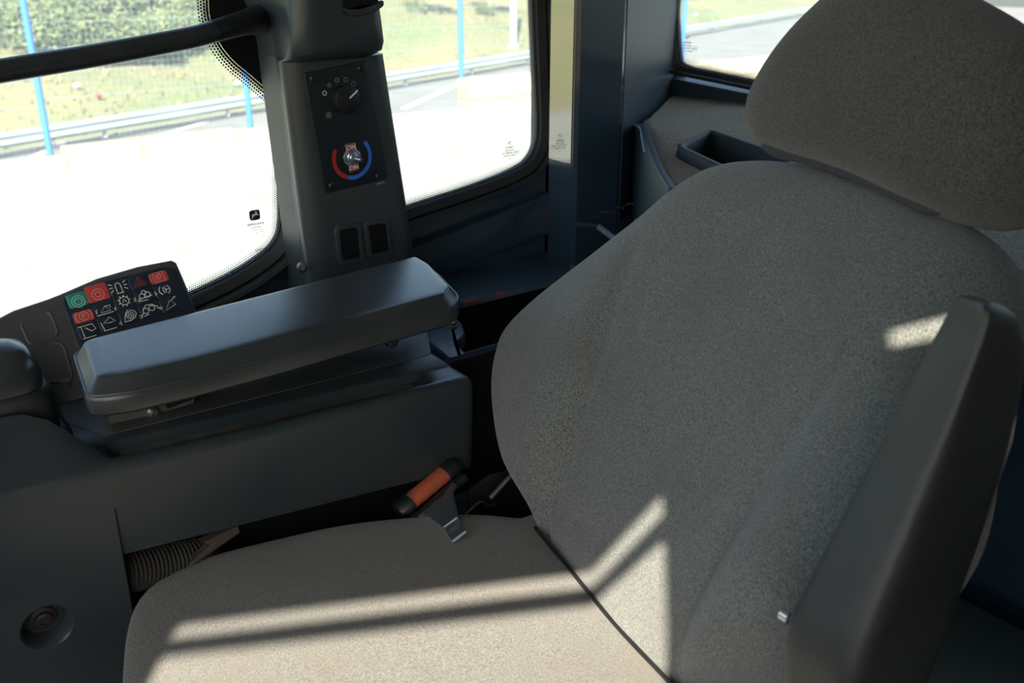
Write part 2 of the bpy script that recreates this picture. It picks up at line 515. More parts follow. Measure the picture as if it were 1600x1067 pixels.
# guardrail line on the far side of the road
rA, rB = az(-20, 222, -2.9), az(835, 84, -2.9)
rd = (rB - rA); rd.z = 0; rd.normalize(); rn = V((-rd.y, rd.x, 0))
if rn.x < 0: rn = -rn                                                  # away from the yard
rail0 = rA - rd * 26; rail1 = rA + rd * 80
g = bmesh.new()
for p in (V((17.5, 40, RZ)), V((17.5, -90, RZ)), V((rail1.x, rail1.y, RZ)) + rn * 0.6, V((rail0.x, rail0.y, RZ)) + rn * 0.6): g.verts.new(p)
g.faces.new(g.verts)
struct(link('road', g, ROAD, smooth=False), 'grey asphalt road between stone wall and guardrail')
g = bmesh.new()
for (a, b, w) in (((215, 222), (330, 188), .14), ((630, 170), (740, 120), .2), ((20, 262), (100, 222), .2)):
    p, q = az(*a, RZ + .012), az(*b, RZ + .012)
    s = (q - p).normalized().cross(Z) * w / 2
    g.faces.new([g.verts.new(c) for c in (p - s, p + s, q + s, q - s)])
o = link('road_marking', g, ROADW, smooth=False); struct(o, 'white painted line on the road')
g = bmesh.new()  # flat dark strip standing in for the guardrail's shadow
for k, (o1_, o2_) in enumerate(((-.30, .05),)):
    a_, b_ = rail0 + rn * o1_, rail1 + rn * o1_; c_, d_ = rail1 + rn * o2_, rail0 + rn * o2_
    g.faces.new([g.verts.new((p.x, p.y, RZ + .014)) for p in (a_, b_, c_, d_)])
struct(link('road_shade', g, RAILSHADE, smooth=False), 'dark strip painted as shadow along the foot of the guardrail')
HS = math.radians(9)
hp0 = V((rA.x, rA.y, RZ)) + rn * 0.5
hn = (Z * math.cos(HS) - rn * math.sin(HS)).normalized()
def hill_pt(a, b):
    p = hp0 + rd * a + rn * b + Z * (b * math.tan(HS))
    k = min(1.0, b / 6)
    p.z += k * (0.9 * mnoise.noise(V((a * .09, b * .09, 3))) + 0.25 * mnoise.noise(V((a * .4, b * .4, 1))))
    return p
g = bmesh.new()
rows = []
for j in range(46):
    b = 70 * (j / 45) ** 1.5
    rows.append([g.verts.new(hill_pt(-30 + i * 1.4, b)) for i in range(86)])
for a, b in zip(rows, rows[1:]):
    for i in range(85): g.faces.new((a[i], a[i + 1], b[i + 1], b[i]))
struct(link('hillside', g, HILL), 'dry grassy bank rising behind the guardrail')
def on_hill(px, py): return at_plane(px, py, hp0, hn)
# grass tufts: uncountable
vs, fs = [], []
for i in range(11000):
    b = 45 * random.random() ** 1.6 + .1; a = random.uniform(-16, 60)
    p = hill_pt(a, b)
    for k in range(2):
        an = random.random() * 6.28; w = random.uniform(.02, .06); h = random.uniform(.06, .22)
        d = V((math.cos(an), math.sin(an), 0)) * w; l = V((random.uniform(-.08, .08), random.uniform(-.08, .08), h))
        n0 = len(vs); vs += [p - d, p + d, p + l]; fs.append((n0, n0 + 1, n0 + 2))
me = bpy.data.meshes.new('grass'); me.from_pydata(vs, [], fs)
tag(link('grass', me, GRASS, smooth=False), 'dry yellow green grass covering the bank behind the guardrail', 'grass', kind='stuff')
# guardrail
GR = thing('guardrail', 'galvanised steel guardrail running along the far edge of the road', 'guardrail', V((rA.x, rA.y, RZ)))
prof = [(-.02, .17), (.03, .13), (.06, .09), (.03, .04), (0, 0), (.03, -.04), (.06, -.09), (.03, -.13), (-.02, -.17)]
back = [(-.03, p[1]) if i in (0, 8) else (p[0] - .012, p[1]) for i, p in enumerate(prof)]
sec = prof + back[::-1]
for i in range(14):
    a0, a1 = -26 + i * 8 + .01, -26 + (i + 1) * 8 - .01
    g = loft([[V((rA.x, rA.y, -2.9)) + rd * a - rn * (.12 + u) + Z * v for u, v in sec] for a in (a0, a1)])
    link('rail', g, GALV, GR, smooth=False)
for i in range(28):
    p = V((rA.x, rA.y, RZ)) + rd * (-25 + i * 4)
    g = bmesh.new(); box((-.05, -.04, -.1), (.05, .04, .53), .006, g)
    for v in g.verts: v.co = p + v.co
    link('post', g, GALV, GR, smooth=False)

# stone wall of stepped blocks
WX = 17.35
SW = thing('stone_wall', 'stepped low wall of pale stone blocks along the yard edge', 'wall', (WX, -8, GZ))
def wz(px, py): return ax(px, py, WX).z
def wy(px): return ax(px, 200, WX).y
secs = [(9.0, wy(97), wz(60, 252)), (wy(97), wy(372), wz(230, 219)), (wy(372), wy(600), wz(400, 205)), (wy(600), wy(733), wz(680, 176)),
        (wy(733), wy(960), wz(800, 119)), (wy(960), -34.0, wz(1090, 100))]
mesh_blocks = []
for (y0, y1, top) in secs:
    H = top - GZ; nr = max(1, round(H / .45)); hh = H / nr
    for r in range(nr):
        y = y0; first = True
        while y - y1 > 0.05:
            L = 1.25 if not (first and r % 2) else .65
            first = False
            e = max(y1, y - L)
            if e - y1 < .25: e = y1
            j = random.uniform(-.015, .015)
            g = box((WX + j, e + .005, GZ + r * hh + (.006 if r else -.1)), (WX + .42, y - .005, GZ + (r + 1) * hh - .006), .018, seg=1)
            link('stone_block', g, STONE, SW, smooth=False)
            y = e
# blue wire fence standing on the wall
FX = 17.86
FE = thing('wire_fence', 'blue steel post and wire mesh fence standing on the stone wall', 'fence', (FX, -8, GZ))
posts = [((80, 250), 60), ((392, 205), 0), ((722, 172), 0), ((1064, 108), 0)]
pys = []
for (px, py), _ in posts:
    p = ax(px, py, FX); pys.append((p.y, p.z))
ex = [(pys[0][0] + 4.0, pys[0][1])] + pys + [(pys[-1][0] - 6, pys[-1][1]), (pys[-1][0] - 12, pys[-1][1])]
for y, z0 in ex:
    g = tube([V((FX, y, z0 - .25)), V((FX, y, 1.5))], .055, 12)
    lathe((FX, y, 1.5), Z, [(.06, 0), (.06, .02), (.03, .05), (.001, .06)], 12, g)
    link('post', g, POSTB, FE)
def wires(y0, y1, z0):
    vs, fs = [], []
    def bar(a, b, w):
        d = (b - a); s = V((0, 0, w)) if abs(d.z) < .01 else V((0, w, 0)); t = V((w, 0, 0)); n = len(vs)
        for c in (a, b):
            for q in (-s - t, s - t, s + t, -s + t): vs.append(c + q)
        for i in range(4): fs.append((n + i, n + (i + 1) % 4, n + 4 + (i + 1) % 4, n + 4 + i))
    z = z0 + .1; k = 0
    while z < 1.5:
        bar(V((FX - .06, y0, z)), V((FX - .06, y1, z)), (.0030 if k % 4 == 0 else .0014)); z += .1; k += 1
    y = y0
    while y > y1:
        bar(V((FX - .06, y, z0 + .1)), V((FX - .06, y, 1.45)), .0014); y -= .1
    me = bpy.data.meshes.new('wire_mesh'); me.from_pydata(vs, [], fs); return me
for (ya, za), (yb, zb) in zip(ex, ex[1:]):
    o = link('wire_mesh', wires(ya - .06, yb + .06, max(za, zb)), WIRE, FE, smooth=False); o['kind'] = 'stuff'

# bushes on the bank, two young trees, a pole
def leaf_blob(name, seed, n, sx, sy, sz, leaf=.09):
    r = random.Random(seed); vs, fs = [], []
    for i in range(n):
        d = V((r.gauss(0, 1), r.gauss(0, 1), r.gauss(0, 1))).normalized()
        if d.z < -.25: d.z *= -.6
        k = (.62 + .38 * r.random()) * (1 + .28 * mnoise.noise(d * 2.3 + V((seed, 0, 0))))
        p = V((d.x * sx, d.y * sy, max(.02, d.z * sz * .75 + sz * .35))) * k
        u = V((r.gauss(0, 1), r.gauss(0, 1), r.gauss(0, .6))).normalized(); w = u.cross(V((r.gauss(0, 1), r.gauss(0, 1), r.gauss(0, 1)))).normalized()
        s = leaf * r.uniform(.6, 1.4); n0 = len(vs)
        vs += [p - u * s, p + w * s * .5, p + u * s, p - w * s * .5]; fs.append((n0, n0 + 1, n0 + 2, n0 + 3))
    me = bpy.data.meshes.new(name); me.from_pydata(vs, [], fs); return me
bl = [leaf_blob('leaves', i, 3200, 1.15, 1.15, 1.5, .06) for i in range(3)]
def stems(seed):
    r = random.Random(seed); g = bmesh.new()
    for i in range(6):
        a = r.random() * 6.28; t = V((math.cos(a) * .5, math.sin(a) * .5, 1.0))
        tube([V((0, 0, -.2)), t * .5, t], [.04, .03, .012], 6, g)
    me = bpy.data.meshes.new('stems'); g.to_mesh(me); g.free(); me.materials.append(BARK); return me
st = stems(3)
for m_ in bl: m_.materials.append(LEAF)
bushes = [((-60, 60), 1.3, 'leftmost dark green bush partly cut by the left edge of the photo'), ((20, 72), 1.2, 'bush behind the left blue post, low on the grassy bank'),
          ((95, 88), 1.35, 'bush right of the left blue post, just above the grab bar'), ((150, 92), 1.0, 'small bush whose base shows below the grab bar'),
          ((205, 88), 1.15, 'bush above the middle of the black grab bar'), ((265, 72), 1.1, 'bush left of the dotted black glass edge'),
          ((320, 48), 1.0, 'bush half hidden by the dotted black glass edge'), ((60, 20), 1.5, 'tall bush at the top edge, right of the left blue post'),
          ((150, 25), 1.45, 'tall bush at the top edge over the grab bar middle'), ((240, 15), 1.4, 'tall bush at the top edge near the dotted glass'),
          ((-20, 0), 1.6, 'tall bush in the top left corner of the photo')]
for i, ((px, py), s, lab) in enumerate(bushes):
    p = on_hill(px, py); b = (p - hp0).dot(rn); a = (p - hp0).dot(rd); p = hill_pt(a, b)
    t = thing('bush', lab, 'bush', p, 'bushes on the bank')
    for nm, m_ in (('foliage', bl[i % 3]), ('stems', st)):
        o = bpy.data.objects.new(nm, m_); COL.objects.link(o); o.parent = t
    t.scale = (s * 1.1, s * 1.1, s * .9); t.rotation_euler.z = i * 1.3
for i, ((px, py), lab) in enumerate((((659, 31), 'young tree with pale trunk left of the middle blue post'), ((766, 21), 'young tree with pale trunk between middle blue post and pole'))):
    p = on_hill(px, py); p = hill_pt((p - hp0).dot(rd), (p - hp0).dot(rn))
    t = thing('young_tree', lab, 'tree', p, 'young trees on the bank')
    link('trunk', tube([p - Z * .2, p + Z * 1.2 + X * .05, p + Z * 3.2], [.11, .09, .06], 10), BARK, t)
    o = bpy.data.objects.new('crown', bl[i]); COL.objects.link(o); o.parent = t; o.location = (0, 0, 2.1); o.scale = (1.2, 1.2, 1.3)
    o = bpy.data.objects.new('undergrowth', bl[2 - i]); COL.objects.link(o); o.parent = t; o.location = (.2, .2, 0); o.scale = (.5, .5, .5)
p = on_hill(802, 76); p = hill_pt((p - hp0).dot(rd), max(.3, (p - hp0).dot(rn)))
t = thing('utility_pole', 'pale grey concrete utility pole right of the middle blue post', 'pole', p)
link('shaft', tube([p - Z * .3, p + Z * 8], [.16, .11], 14), CONC, t)
link('base_collar', lathe(p - Z * .1, Z, [(.24, 0), (.24, .2), (.2, .26), (.16, .28)], 14), CONC, t)
for (px, py, c, nm, lab) in ((157, 166, LITTERR, 'paper_scrap', 'red scrap of litter on the dry grass'), (125, 155, LITTER, 'paper_scrap', 'white scrap of litter left on the grass bank'),
                             (372, 138, LITTER, 'paper_scrap', 'white bag of litter near the second blue post'), (1088, 24, LITTER, 'paper_scrap', 'white litter seen through the rear window')):
    p = on_hill(px, py); p = hill_pt((p - hp0).dot(rd), max(.3, (p - hp0).dot(rn)))
    g = bmesh.new(); bmesh.ops.create_icosphere(g, subdivisions=2, radius=.10)
    for v in g.verts: v.co = p + Z * .16 + V((v.co.x, v.co.y, v.co.z * .6)) * (1 + .6 * mnoise.noise(v.co * 9))
    tag(link(nm, g, c, smooth=False), lab, 'litter')

# ================================================================== CAB SHELL
RX = 1.40                                                              # plane of the right-hand glass
w1 = [ax(px, py, RX) for px, py in ((-420, 720), (-200, 648), (0, 575), (150, 522), (250, 486), (310, 462), (360, 438), (400, 414), (428, 392), (442, 370), (446, 345))]
w1 += [V((RX, -.61, .85)), V((RX, -.63, 1.0)), V((RX, -.64, 1.2)), V((RX, -.64, 1.5)), V((RX, .55, 1.5)), V((RX, .62, 1.42)), V((RX, .62, .62))]
w2 = [ax(px, py, RX) for px, py in ((500, 380), (640, 328), (740, 296), (800, 273), (826, 258), (839, 240), (845, 215), (846, 190), (842, 100), (838, 0))]
w2 += [V((RX, -1.10, 1.42)), V((RX, -1.06, 1.5)), V((RX, -.78, 1.5)), V((RX, -.70, 1.42)), V((RX, -.675, 1.0))]
rw0 = ay(1046, 118, -1.6); rw1 = ay(1046, 118, -1.6)
RWd = V((-0.97, -0.215, 0)).normalized()                                # direction of the rear glass, seen from the corner
RWn = V((-RWd.y, RWd.x, 0)); RWn = RWn if RWn.y > 0 else -RWn
RW0 = V((1.565, -1.60, 0))
def rear(px, py, off=0.0): return at_plane(px, py, RW0 + RWn * off, RWn)
w3 = [rear(px, py) for px, py in ((1052, 20), (1056, 80), (1059, 101), (1070, 107), (1200, 134), (1330, 163))]
c0 = w3[-1] + RWd * .9
w3 += [V((c0.x, c0.y, w3[-1].z - .01)), V((c0.x, c0.y, 1.5)), V((w3[0].x, w3[0].y, 1.5)) - RWd * -.02]

def window(idx, loop, nrm, lab, inner, frit_rng=None, gw=.030, gthick=.05):
    loop = ccw(loop, nrm)
    pane = bmesh.new(); pane.faces.new([pane.verts.new(p - nrm * .006) for p in loop])
    w = link('window_%d' % idx, pane, GLASS, smooth=False)
    struct(w, lab)
    out = inset(loop, -gw, nrm); mid = inset(loop, -gw * .55, nrm); inn = inset(loop, .004, nrm)
    n = len(loop)
    g = loft([[p - nrm * .02 for p in inn], [p + nrm * .006 for p in inn], [p + nrm * .012 for p in inset(loop, -.010, nrm)], [p + nrm * .004 for p in inset(loop, -.014, nrm)],
              [p + nrm * .022 for p in mid], [p + nrm * .024 for p in inset(loop, -gw * .75, nrm)], [p + nrm * .004 for p in out], [p - nrm * .02 for p in out]], cap=False)
    link('gasket', g, GASKET, w)
    # dotted ceramic edge
    bm = bmesh.new(); uvl = bm.loops.layers.uv.new('uv'); pitch = .0033; rows_ = 5
    rb = [p - nrm * .003 for p in inset(loop, .004, nrm)]; ri = [p - nrm * .003 for p in inset(loop, .004 + pitch * rows_, nrm)]
    s = 0
    for i in range(n):
        j = (i + 1) % n; L = (rb[j] - rb[i]).length
        f = bm.faces.new([bm.verts.new(c) for c in (rb[i], rb[j], ri[j], ri[i])])
        for lp, uv in zip(f.loops, ((s / pitch, 0), ((s + L) / pitch, 0), ((s + L) / pitch, rows_ - .001), (s / pitch, rows_ - .001))): lp[uvl].uv = uv
        s += L
    link('frit_dots', bm, FRIT, w, smooth=False)
    return w
def dense(loop, d=.02):
    out = []
    for i in range(len(loop)):
        a, b = loop[i], loop[(i + 1) % len(loop)]; k = max(1, int((b - a).length / d))
        out += [a.lerp(b, t / k) for t in range(k)]
    return out
def soft(loop): return rounded(loop, .03, 3)
W1 = window(1, soft(w1), -X, 'front right cab window with black dotted edge left of the pillar', None)
W2 = window(2, soft(w2), -X, 'rear right cab window between the pillar and the navy post', None, gw=.024)
W3 = window(3, rounded(w3, .012, 3), RWn, 'rear cab window behind the headrest', None, gw=.010)
# solid black ceramic patch on window_1 where the grab bar is fixed
fr = [ax(px, py, RX - .001) for px, py in ((335, -140), (327, -60), (326, 0), (330, 35), (345, 70), (366, 96), (390, 116), (425, 147), (470, 190), (520, 190), (520, -140))]
g = bmesh.new(); fr = ccw(catmull(fr, 66), -X); g.faces.new([g.verts.new(p) for p in fr])
link('frit_patch', g, MATTE, W1, smooth=False)
bm = bmesh.new(); uvl = bm.loops.layers.uv.new('uv'); s = 0; pitch = .0040
fo = [p + X * .002 for p in inset(fr, -pitch * 4.2, -X)]; fi = [p + X * .002 for p in fr]
for i in range(len(fr)):
    j = (i + 1) % len(fr); L = (fi[j] - fi[i]).length
    f = bm.faces.new([bm.verts.new(c) for c in (fi[i], fi[j], fo[j], fo[i])])
    for lp, uv in zip(f.loops, ((s / pitch, 0), ((s + L) / pitch, 0), ((s + L) / pitch, 3.999), (s / pitch, 3.999))): lp[uvl].uv = uv
    s += L
link('frit_dots', bm, FRIT, W1, smooth=False)

# right wall: steel around the two panes
def wall_strip(pts, zb, x, thick=.03):
    """vertical sheet from a poly-line of window-edge points down to zb"""
    g = bmesh.new()
    for xx in (x, x + thick):
        up_ = [g.verts.new((xx, p.y, p.z)) for p in pts]; lo = [g.verts.new((xx, p.y, zb)) for p in pts]
        for i in range(len(pts) - 1): g.faces.new((up_[i], up_[i + 1], lo[i + 1], lo[i]))
    return g
o1 = inset(ccw(soft(w1), -X), -.02, -X); o2 = inset(ccw(soft(w2), -X), -.024, -X)
low1 = sorted([p for p in o1 if p.z < .80], key=lambda p: -p.y); low2 = sorted([p for p in o2 if p.z < .83], key=lambda p: -p.y)
g = wall_strip([V((RX, .75, .62))] + low1 + low2 + [V((RX, -1.16, .83))], -.02, RX + .004)
struct(link('wall_right', g, STEEL, smooth=False), 'dark navy steel side wall below the windows')
# jambs beside and above the panes
trim = bmesh.new()
box((RX + .004, -.73, .66), (RX + .05, -.64, 1.56), 0, trim)
box((RX + .004, -1.16, .55), (RX + .05, -1.125, 1.56), 0, trim)
box((RX + .004, .63, 0), (RX + .05, .98, 1.56), 0, trim)
box((RX + .004, -1.6, 1.50), (RX + .05, .98, 1.75), 0, trim)
struct(link('trim_1', trim, MATTE, smooth=False), 'black window surround on the right side wall')
# rear wall
def rwp(d, z, off=0.0): return RW0 + RWd * d + RWn * off + Z * z
g = bmesh.new()
zb = .853
lowr = [rear(1046, 120, 0), rear(1200, 151, 0), rear(1330, 180, 0)]
pts = [rwp(.012, .89)] + lowr + [V((c0.x, c0.y, lowr[-1].z)), V((c0.x, c0.y, lowr[-1].z)) + RWd * .5]
for off in (.012, -.05):
    u_ = [g.verts.new(p + RWn * off) for p in pts]; l_ = [g.verts.new(V((p.x, p.y, -.02)) + RWn * off) for p in pts]
    for i in range(len(pts) - 1): g.faces.new((u_[i], u_[i + 1], l_[i + 1], l_[i]))
    if off > 0: keep = u_
    else:
        for i in range(len(pts) - 1): g.faces.new((keep[i], keep[i + 1], u_[i + 1], u_[i]))
a = [V((c0.x, c0.y, z)) + RWd * .02 for z in (.0, 1.75)]
b = [q + RWd * .5 for q in a]
g.faces.new([g.verts.new(q) for q in (a[0], b[0], b[1], a[1])])
a = [rwp(-.02, z) for z in (1.5, 1.75)]; b = [V((c0.x, c0.y, z)) + RWd * .5 for z in (1.5, 1.75)]
g.faces.new([g.verts.new(q) for q in (a[0], b[0], b[1], a[1])])
struct(link('wall_rear', g, STEELR, smooth=False), 'navy steel rear wall under the rear window')
# worn pale edge of the rear window rebate
g = tube([rear(1047, 112, .03), rear(1200, 143, .03), rear(1330, 171, .03)], .0045, 8)
struct(link('trim_2', g, GASKET), 'dusty rebate edge below the rear glass')
LX = -.30
struct(link('floor', box((LX - .1, -1.9, -1.2), (RX + .06, 1.05, 0)), FLOORM, smooth=False), 'dark rubber cab floor, made deep to shade the ground')  # block deepened in place of an unseen chassis, to shade the ground
struct(link('ceiling', box((LX - .02, -2.2, 1.72), (RX + .16, 1.15, 1.80)), ROOFM, smooth=False), 'cab roof lining')
g = bmesh.new()
box((LX, .95, 0), (RX, 1.0, .85), 0, g); box((LX, .95, 1.68), (RX, 1.0, 1.75), 0, g)
box((LX, .95, 0), (LX + .06, 1.0, 1.75), 0, g); box((RX - .06, .95, 0), (RX, 1.0, 1.75), 0, g)
struct(link('wall_front', g, STEEL, smooth=False), 'windscreen frame at the front of the cab')
g = bmesh.new(); g.faces.new([g.verts.new(q) for q in ((LX + .06, .975, .85), (RX - .06, .975, .85), (RX - .06, .975, 1.68), (LX + .06, .975, 1.68))])
struct(link('window_4', g, GLASS, smooth=False), 'windscreen')

# unseen left wall; members and openings shaped to cast the seat's sun patches
def to_left(P): return P + SUN * ((LX - P.x) / SUN.x)
a1 = to_left(az(270, 978, .507)); b1 = to_left(az(915, 893, .507))          # top edge of the first sun strip
a2 = to_left(az(270, 996, .507)); b2 = to_left(az(925, 917, .507))          # bottom edge of it
a3 = to_left(az(265, 1025, .507)); b3 = to_left(az(960, 940, .507))         # top of the large lit area
LEFT = dict(a1=a1, b1=b1, a2=a2, b2=b2, a3=a3, b3=b3)
def ext(a, b, y): return a.z + (b.z - a.z) * (y - a.y) / (b.y - a.y)
yF, yR = max(a1.y, a2.y), 0.092
g = bmesh.new()
def wallpoly(poly):
    f = [g.verts.new((LX, y, z)) for y, z in poly]; b = [g.verts.new((LX - .003, y, z)) for y, z in poly]
    g.faces.new(f); g.faces.new(b[::-1]); n = len(poly)
    for i in range(n): g.faces.new((f[i], b[i], b[(i + 1) % n], f[(i + 1) % n]))
ky = b1.y - .005                                                        # added rail bends here so its shade climbs the backrest
e1_, e2_, e3_ = ext(a1, b1, ky), ext(a2, b2, ky), ext(a3, b3, ky)
zT = 1.80
wallpoly([(1.0, zT), (1.0, ext(a1, b1, 1.0)), (ky, e1_), (yR, e1_ + .052), (yR, zT)])                       # header of the unseen wall
wallpoly([(yF + .02, ext(a2, b2, yF + .02)), (yF + .02, ext(a3, b3, yF + .02)), (ky, e3_), (yR, e3_ + .040), (yR, e2_ + .046), (ky, e2_)])   # added rail, shapes the dark stripe between the sun strips
wallpoly([(1.0, 1.75), (yF, 1.75), (yF, 1.0), (yF + .12, .1), (1.0, .1)])                                              # front pillar of the unseen wall
# unseen door post, then the rear side with slots shaped to let sun patches through
def wrect(y0, y1, z0, z1): wallpoly([(y0, z0), (y0, z1), (y1, z1), (y1, z0)])
wrect(yR, -.112, .6, zT); wrect(-.112, -.140, .6, 1.40)
wrect(-.140, -.155, .6, 1.17); wrect(-.155, -1.9, .6, 1.40); wrect(-.195, -1.9, 1.40, zT)
wallpoly([(-.112, 1.40), (-.112, 1.519), (-.195, 1.486), (-.195, 1.40)])
wallpoly([(-.112, 1.538), (-.112, zT), (-.195, zT), (-.195, 1.506)])
wallpoly([(1.0, .62), (1.0, 0), (-1.9, 0), (-1.9, .62)])
struct(link('unseen_wall_left', g, STEEL, smooth=False), 'unseen left cab side with openings shaped for the sun patches')

# ================================================================== PILLAR AND GRAB BAR
PIL = thing('pillar_trim', 'dark grey moulded pillar between the two right side windows', 'pillar', (1.30, -.65, .64))
def pil_sec(z, xf, yl, yr, ylb, sh=0.0, r=.012):
    """horizontal section: yl/yr front corners, ylb where the splayed left flank meets the glass"""
    P = [V((1.385, ylb, z)), V((1.33, ylb - .004, z)), V((xf + .012, yl + .012, z)), V((xf, yl - .012, z)), V((xf - sh, (yl + yr) / 2, z)), V((xf, yr + .016, z)), V((xf + .008, yr + .004, z)), V((xf + .03, yr, z)), V((1.385, yr + .006, z))]
    return rounded(P, [.002, .006, .014, .014, .002, .012, .006, .01, .002], 4)
def yz(px, py, x):
    p = ax(px, py, x); return p.y, p.z
# lower shaft, from the armrest up to the overhang
secs_ = []
for t in (0.0, .25, .5, .75, 1.0):
    pyl = 440 - t * 345
    lx = 498 - t * 42; rx = 657 - t * 50; fx = 466 - t * 45
    yl, z = yz(lx, pyl, 1.25); yr, _ = yz(rx, pyl - 22, 1.25); ylb, _ = yz(fx, pyl, 1.345)
    secs_.append(pil_sec(z, 1.25, yl, yr, ylb))
bot = [V((p.x, p.y, .50)) for p in secs_[0]]
link('shaft', loft([bot] + secs_), PILLARP, PIL)
# overhanging upper block
up_ = []
for (py, xf, dl, dr, k) in ((98, 1.248, 0, 0, 0), (92, 1.228, 0, 0, 0), (84, 1.216, 0, 0, 0), (70, 1.211, 0, 0, 0), (40, 1.211, 0, 0, 0), (0, 1.212, 0, 0, 0), (-60, 1.214, 0, 0, 0), (-200, 1.22, 0, 0, 0)):
    yl, z = yz(452, py, 1.25); yr, _ = yz(607 - max(0, 70 - py) * .12 - (6 if py > 90 else 0), py - 14, 1.215)
    fxl = {98: 421, 92: 421, 84: 420, 70: 418, 40: 412, 0: 396, -60: 372, -200: 330}[py]
    ylb, _ = yz(fxl, py, 1.345)
    up_.append(pil_sec(z, xf, yl, yr, ylb, sh=.003))
link('upper_block', loft(up_), PILLARP, PIL)
# open tray mouth at the top right of the block: dark pocket with a scooped lip
def pillar_quad(px4, x): return [ax(px, py, x) for px, py in px4]
q = pillar_quad(((534, -60), (537, 22), (552, 26), (590, 16), (597, -60)), 1.2065)
link('tray_pocket', slab(rounded(q, .006, 3), -X, .004, .001), MATTE, PIL, smooth=False)
lip = [ax(px, py, 1.2035) for px, py in ((537, 12), (543, 23), (560, 27), (588, 19), (601, 9), (600, 0), (588, 4), (562, 12))]
g = slab(rounded(lip, .003, 3), -X, .006, .002)
link('tray_lip', g, PLASTIC, PIL)
# two switch blanks: pockets with raised frames
for k, ((x0, y0), (x1, y1), (x2, y2), (x3, y3)) in enumerate((((531, 360), (558, 356), (562, 402), (536, 406)), ((576, 353), (602, 349), (607, 392), (582, 397)))):
    q = [ax(a, b, 1.2465) for a, b in ((x0, y0), (x1, y1), (x2, y2), (x3, y3))]
    q = ccw(q, -X)
    fr_ = loft([[p + X * .006 for p in inset(rounded(q, .003, 3), -.009, -X)], [p - X * .001 for p in inset(rounded(q, .003, 3), -.006, -X)], [p - X * .001 for p in inset(rounded(q, .003, 3), -.001, -X)], [p + X * .004 for p in rounded(q, .003, 3)]], cap=False)
    link('switch_frame', fr_, PILLARP, PIL)
    link('switch_slot', slab(rounded(q, .003, 3), -X, .003, .0005), MATTE, PIL, smooth=False)
# clip on the lower left flank
p = ax(474, 418, 1.255)
g = lathe(p - X * -.004, -X + Y * .6, [(.008, 0), (.008, .003), (.005, .005), (.0045, .002), (.001, .002)], 14)
link('clip', g, SCREWM, PIL)

GB = thing('grab_bar', 'long black tubular grab bar crossing the front right window', 'grab bar', ax(200, 76, 1.27))
path = catmull([ax(px, py, x) for px, py, x in ((-420, 182, 1.24), (-150, 137, 1.25), (0, 111, 1.26), (140, 88, 1.265), (250, 68, 1.27), (310, 56, 1.275), (355, 43, 1.285), (392, 33, 1.32), (412, 28, 1.38))], 80, False)
link('tube', tube(path, .0135, 18), BARM, GB)
tail = path[-26:]
link('end_boot', tube(tail, [.0137 + .0085 * (i / 25) ** 1.6 + (.006 if i > 22 else 0) for i in range(26)], 20), BLACK, GB)

# ------------------------------------------------------------------ heater control panel on the pillar
PX = 1.2475
c4 = [ax(px, py, PX) for px, py in ((475, 114), (571, 95), (606, 279), (509, 303))]
HP = thing('heater_control_panel', 'flat black heater control plate with dial and toggle on the pillar', 'control panel', sum(c4, V()) / 4)
link('plate', slab(rounded(c4, .003, 3), -X, .004, .001), PANELM, HP)
e1 = ((c4[1] - c4[0]) + (c4[2] - c4[3])).normalized(); e2 = -X.cross(e1); e2 = (e2 if e2.z > 0 else -e2).normalized()
PXF = PX - .0004
def pp(px, py): return ax(px, py, PXF)
for k, (px, py) in enumerate(((490, 123), (564, 107), (519, 290), (592, 275))):
    o = link('screw', lathe(pp(px, py) + X * .001, -X, [(.0052, 0), (.0052, .0012), (.0036, .0032), (.0022, .0034), (.0018, .0014), (.0005, .0014)], 18), DSCREW, HP)
kc = pp(537.5, 154)
kn = bmesh.new(); loops = []
for (r, h) in ((.0195, 0), (.0195, .009), (.0186, .0115), (.0165, .0125)):
    lp = []
    for i in range(72):
        rr = r * (1 - (.05 if (i // 2) % 2 else 0) * (1 if h < .0115 else 0))
        lp.append(kc + (e1 * math.cos(6.28318 * i / 72) + e2 * math.sin(6.28318 * i / 72)) * rr - X * h)
    loops.append(lp)
KN = link('dial_knob', loft(loops), KNOBM, HP)
d_ = (pp(552.5, 139) - kc); d_.x = 0; d_.normalize()
s_ = X.cross(d_).normalized() * .0012
b0 = kc + d_ * .003 - X * .0128; b1_ = kc + d_ * .019 - X * .0128
g = bmesh.new(); g.faces.new([g.verts.new(q) for q in (b0 - s_, b0 + s_, b1_ + s_, b1_ - s_)])
link('pointer', g, WHITE, KN, smooth=False)
o0 = pp(542, 152)
def loc(px, py):
    d = pp(px, py) - o0; return (d.dot(e1), d.dot(e2))
n_ = e1.cross(e2)
SG = 1 if n_.dot(-X) > 0 else -1
marks = [circ(*loc(514, 133), .0022), circ(*loc(526, 125), .0027), circ(*loc(540, 124.5), .0029), circ(*loc(552, 131), .0032)]
cx, cy = loc(513, 180)
for a in range(4):
    marks.append(circ(cx + .0024 * math.cos(.785 + a * 1.5708), cy + .0024 * math.sin(.785 + a * 1.5708), .0019, 10))
for mk in marks[:4]: link('dial_mark', ribbons([mk], .0006, o0, e1, e2, .0006 * SG), GREYP, HP, smooth=False)
link('dial_mark', ribbons([circ(*loc(507, 145.5), .0028)], .0017, o0, e1, e2, .0006 * SG), GREYP, HP, smooth=False)
link('fan_symbol', ribbons(marks[4:], .0006, o0, e1, e2, .0006 * SG), GREYP, HP, smooth=False)
tx, ty = loc(550, 246)
R_ = .0288
link('warm_arc', ribbons([circ(tx, ty, R_, 24, math.radians(146), math.radians(284))], .006, o0, e1, e2, .0005 * SG), REDP, HP, smooth=False)
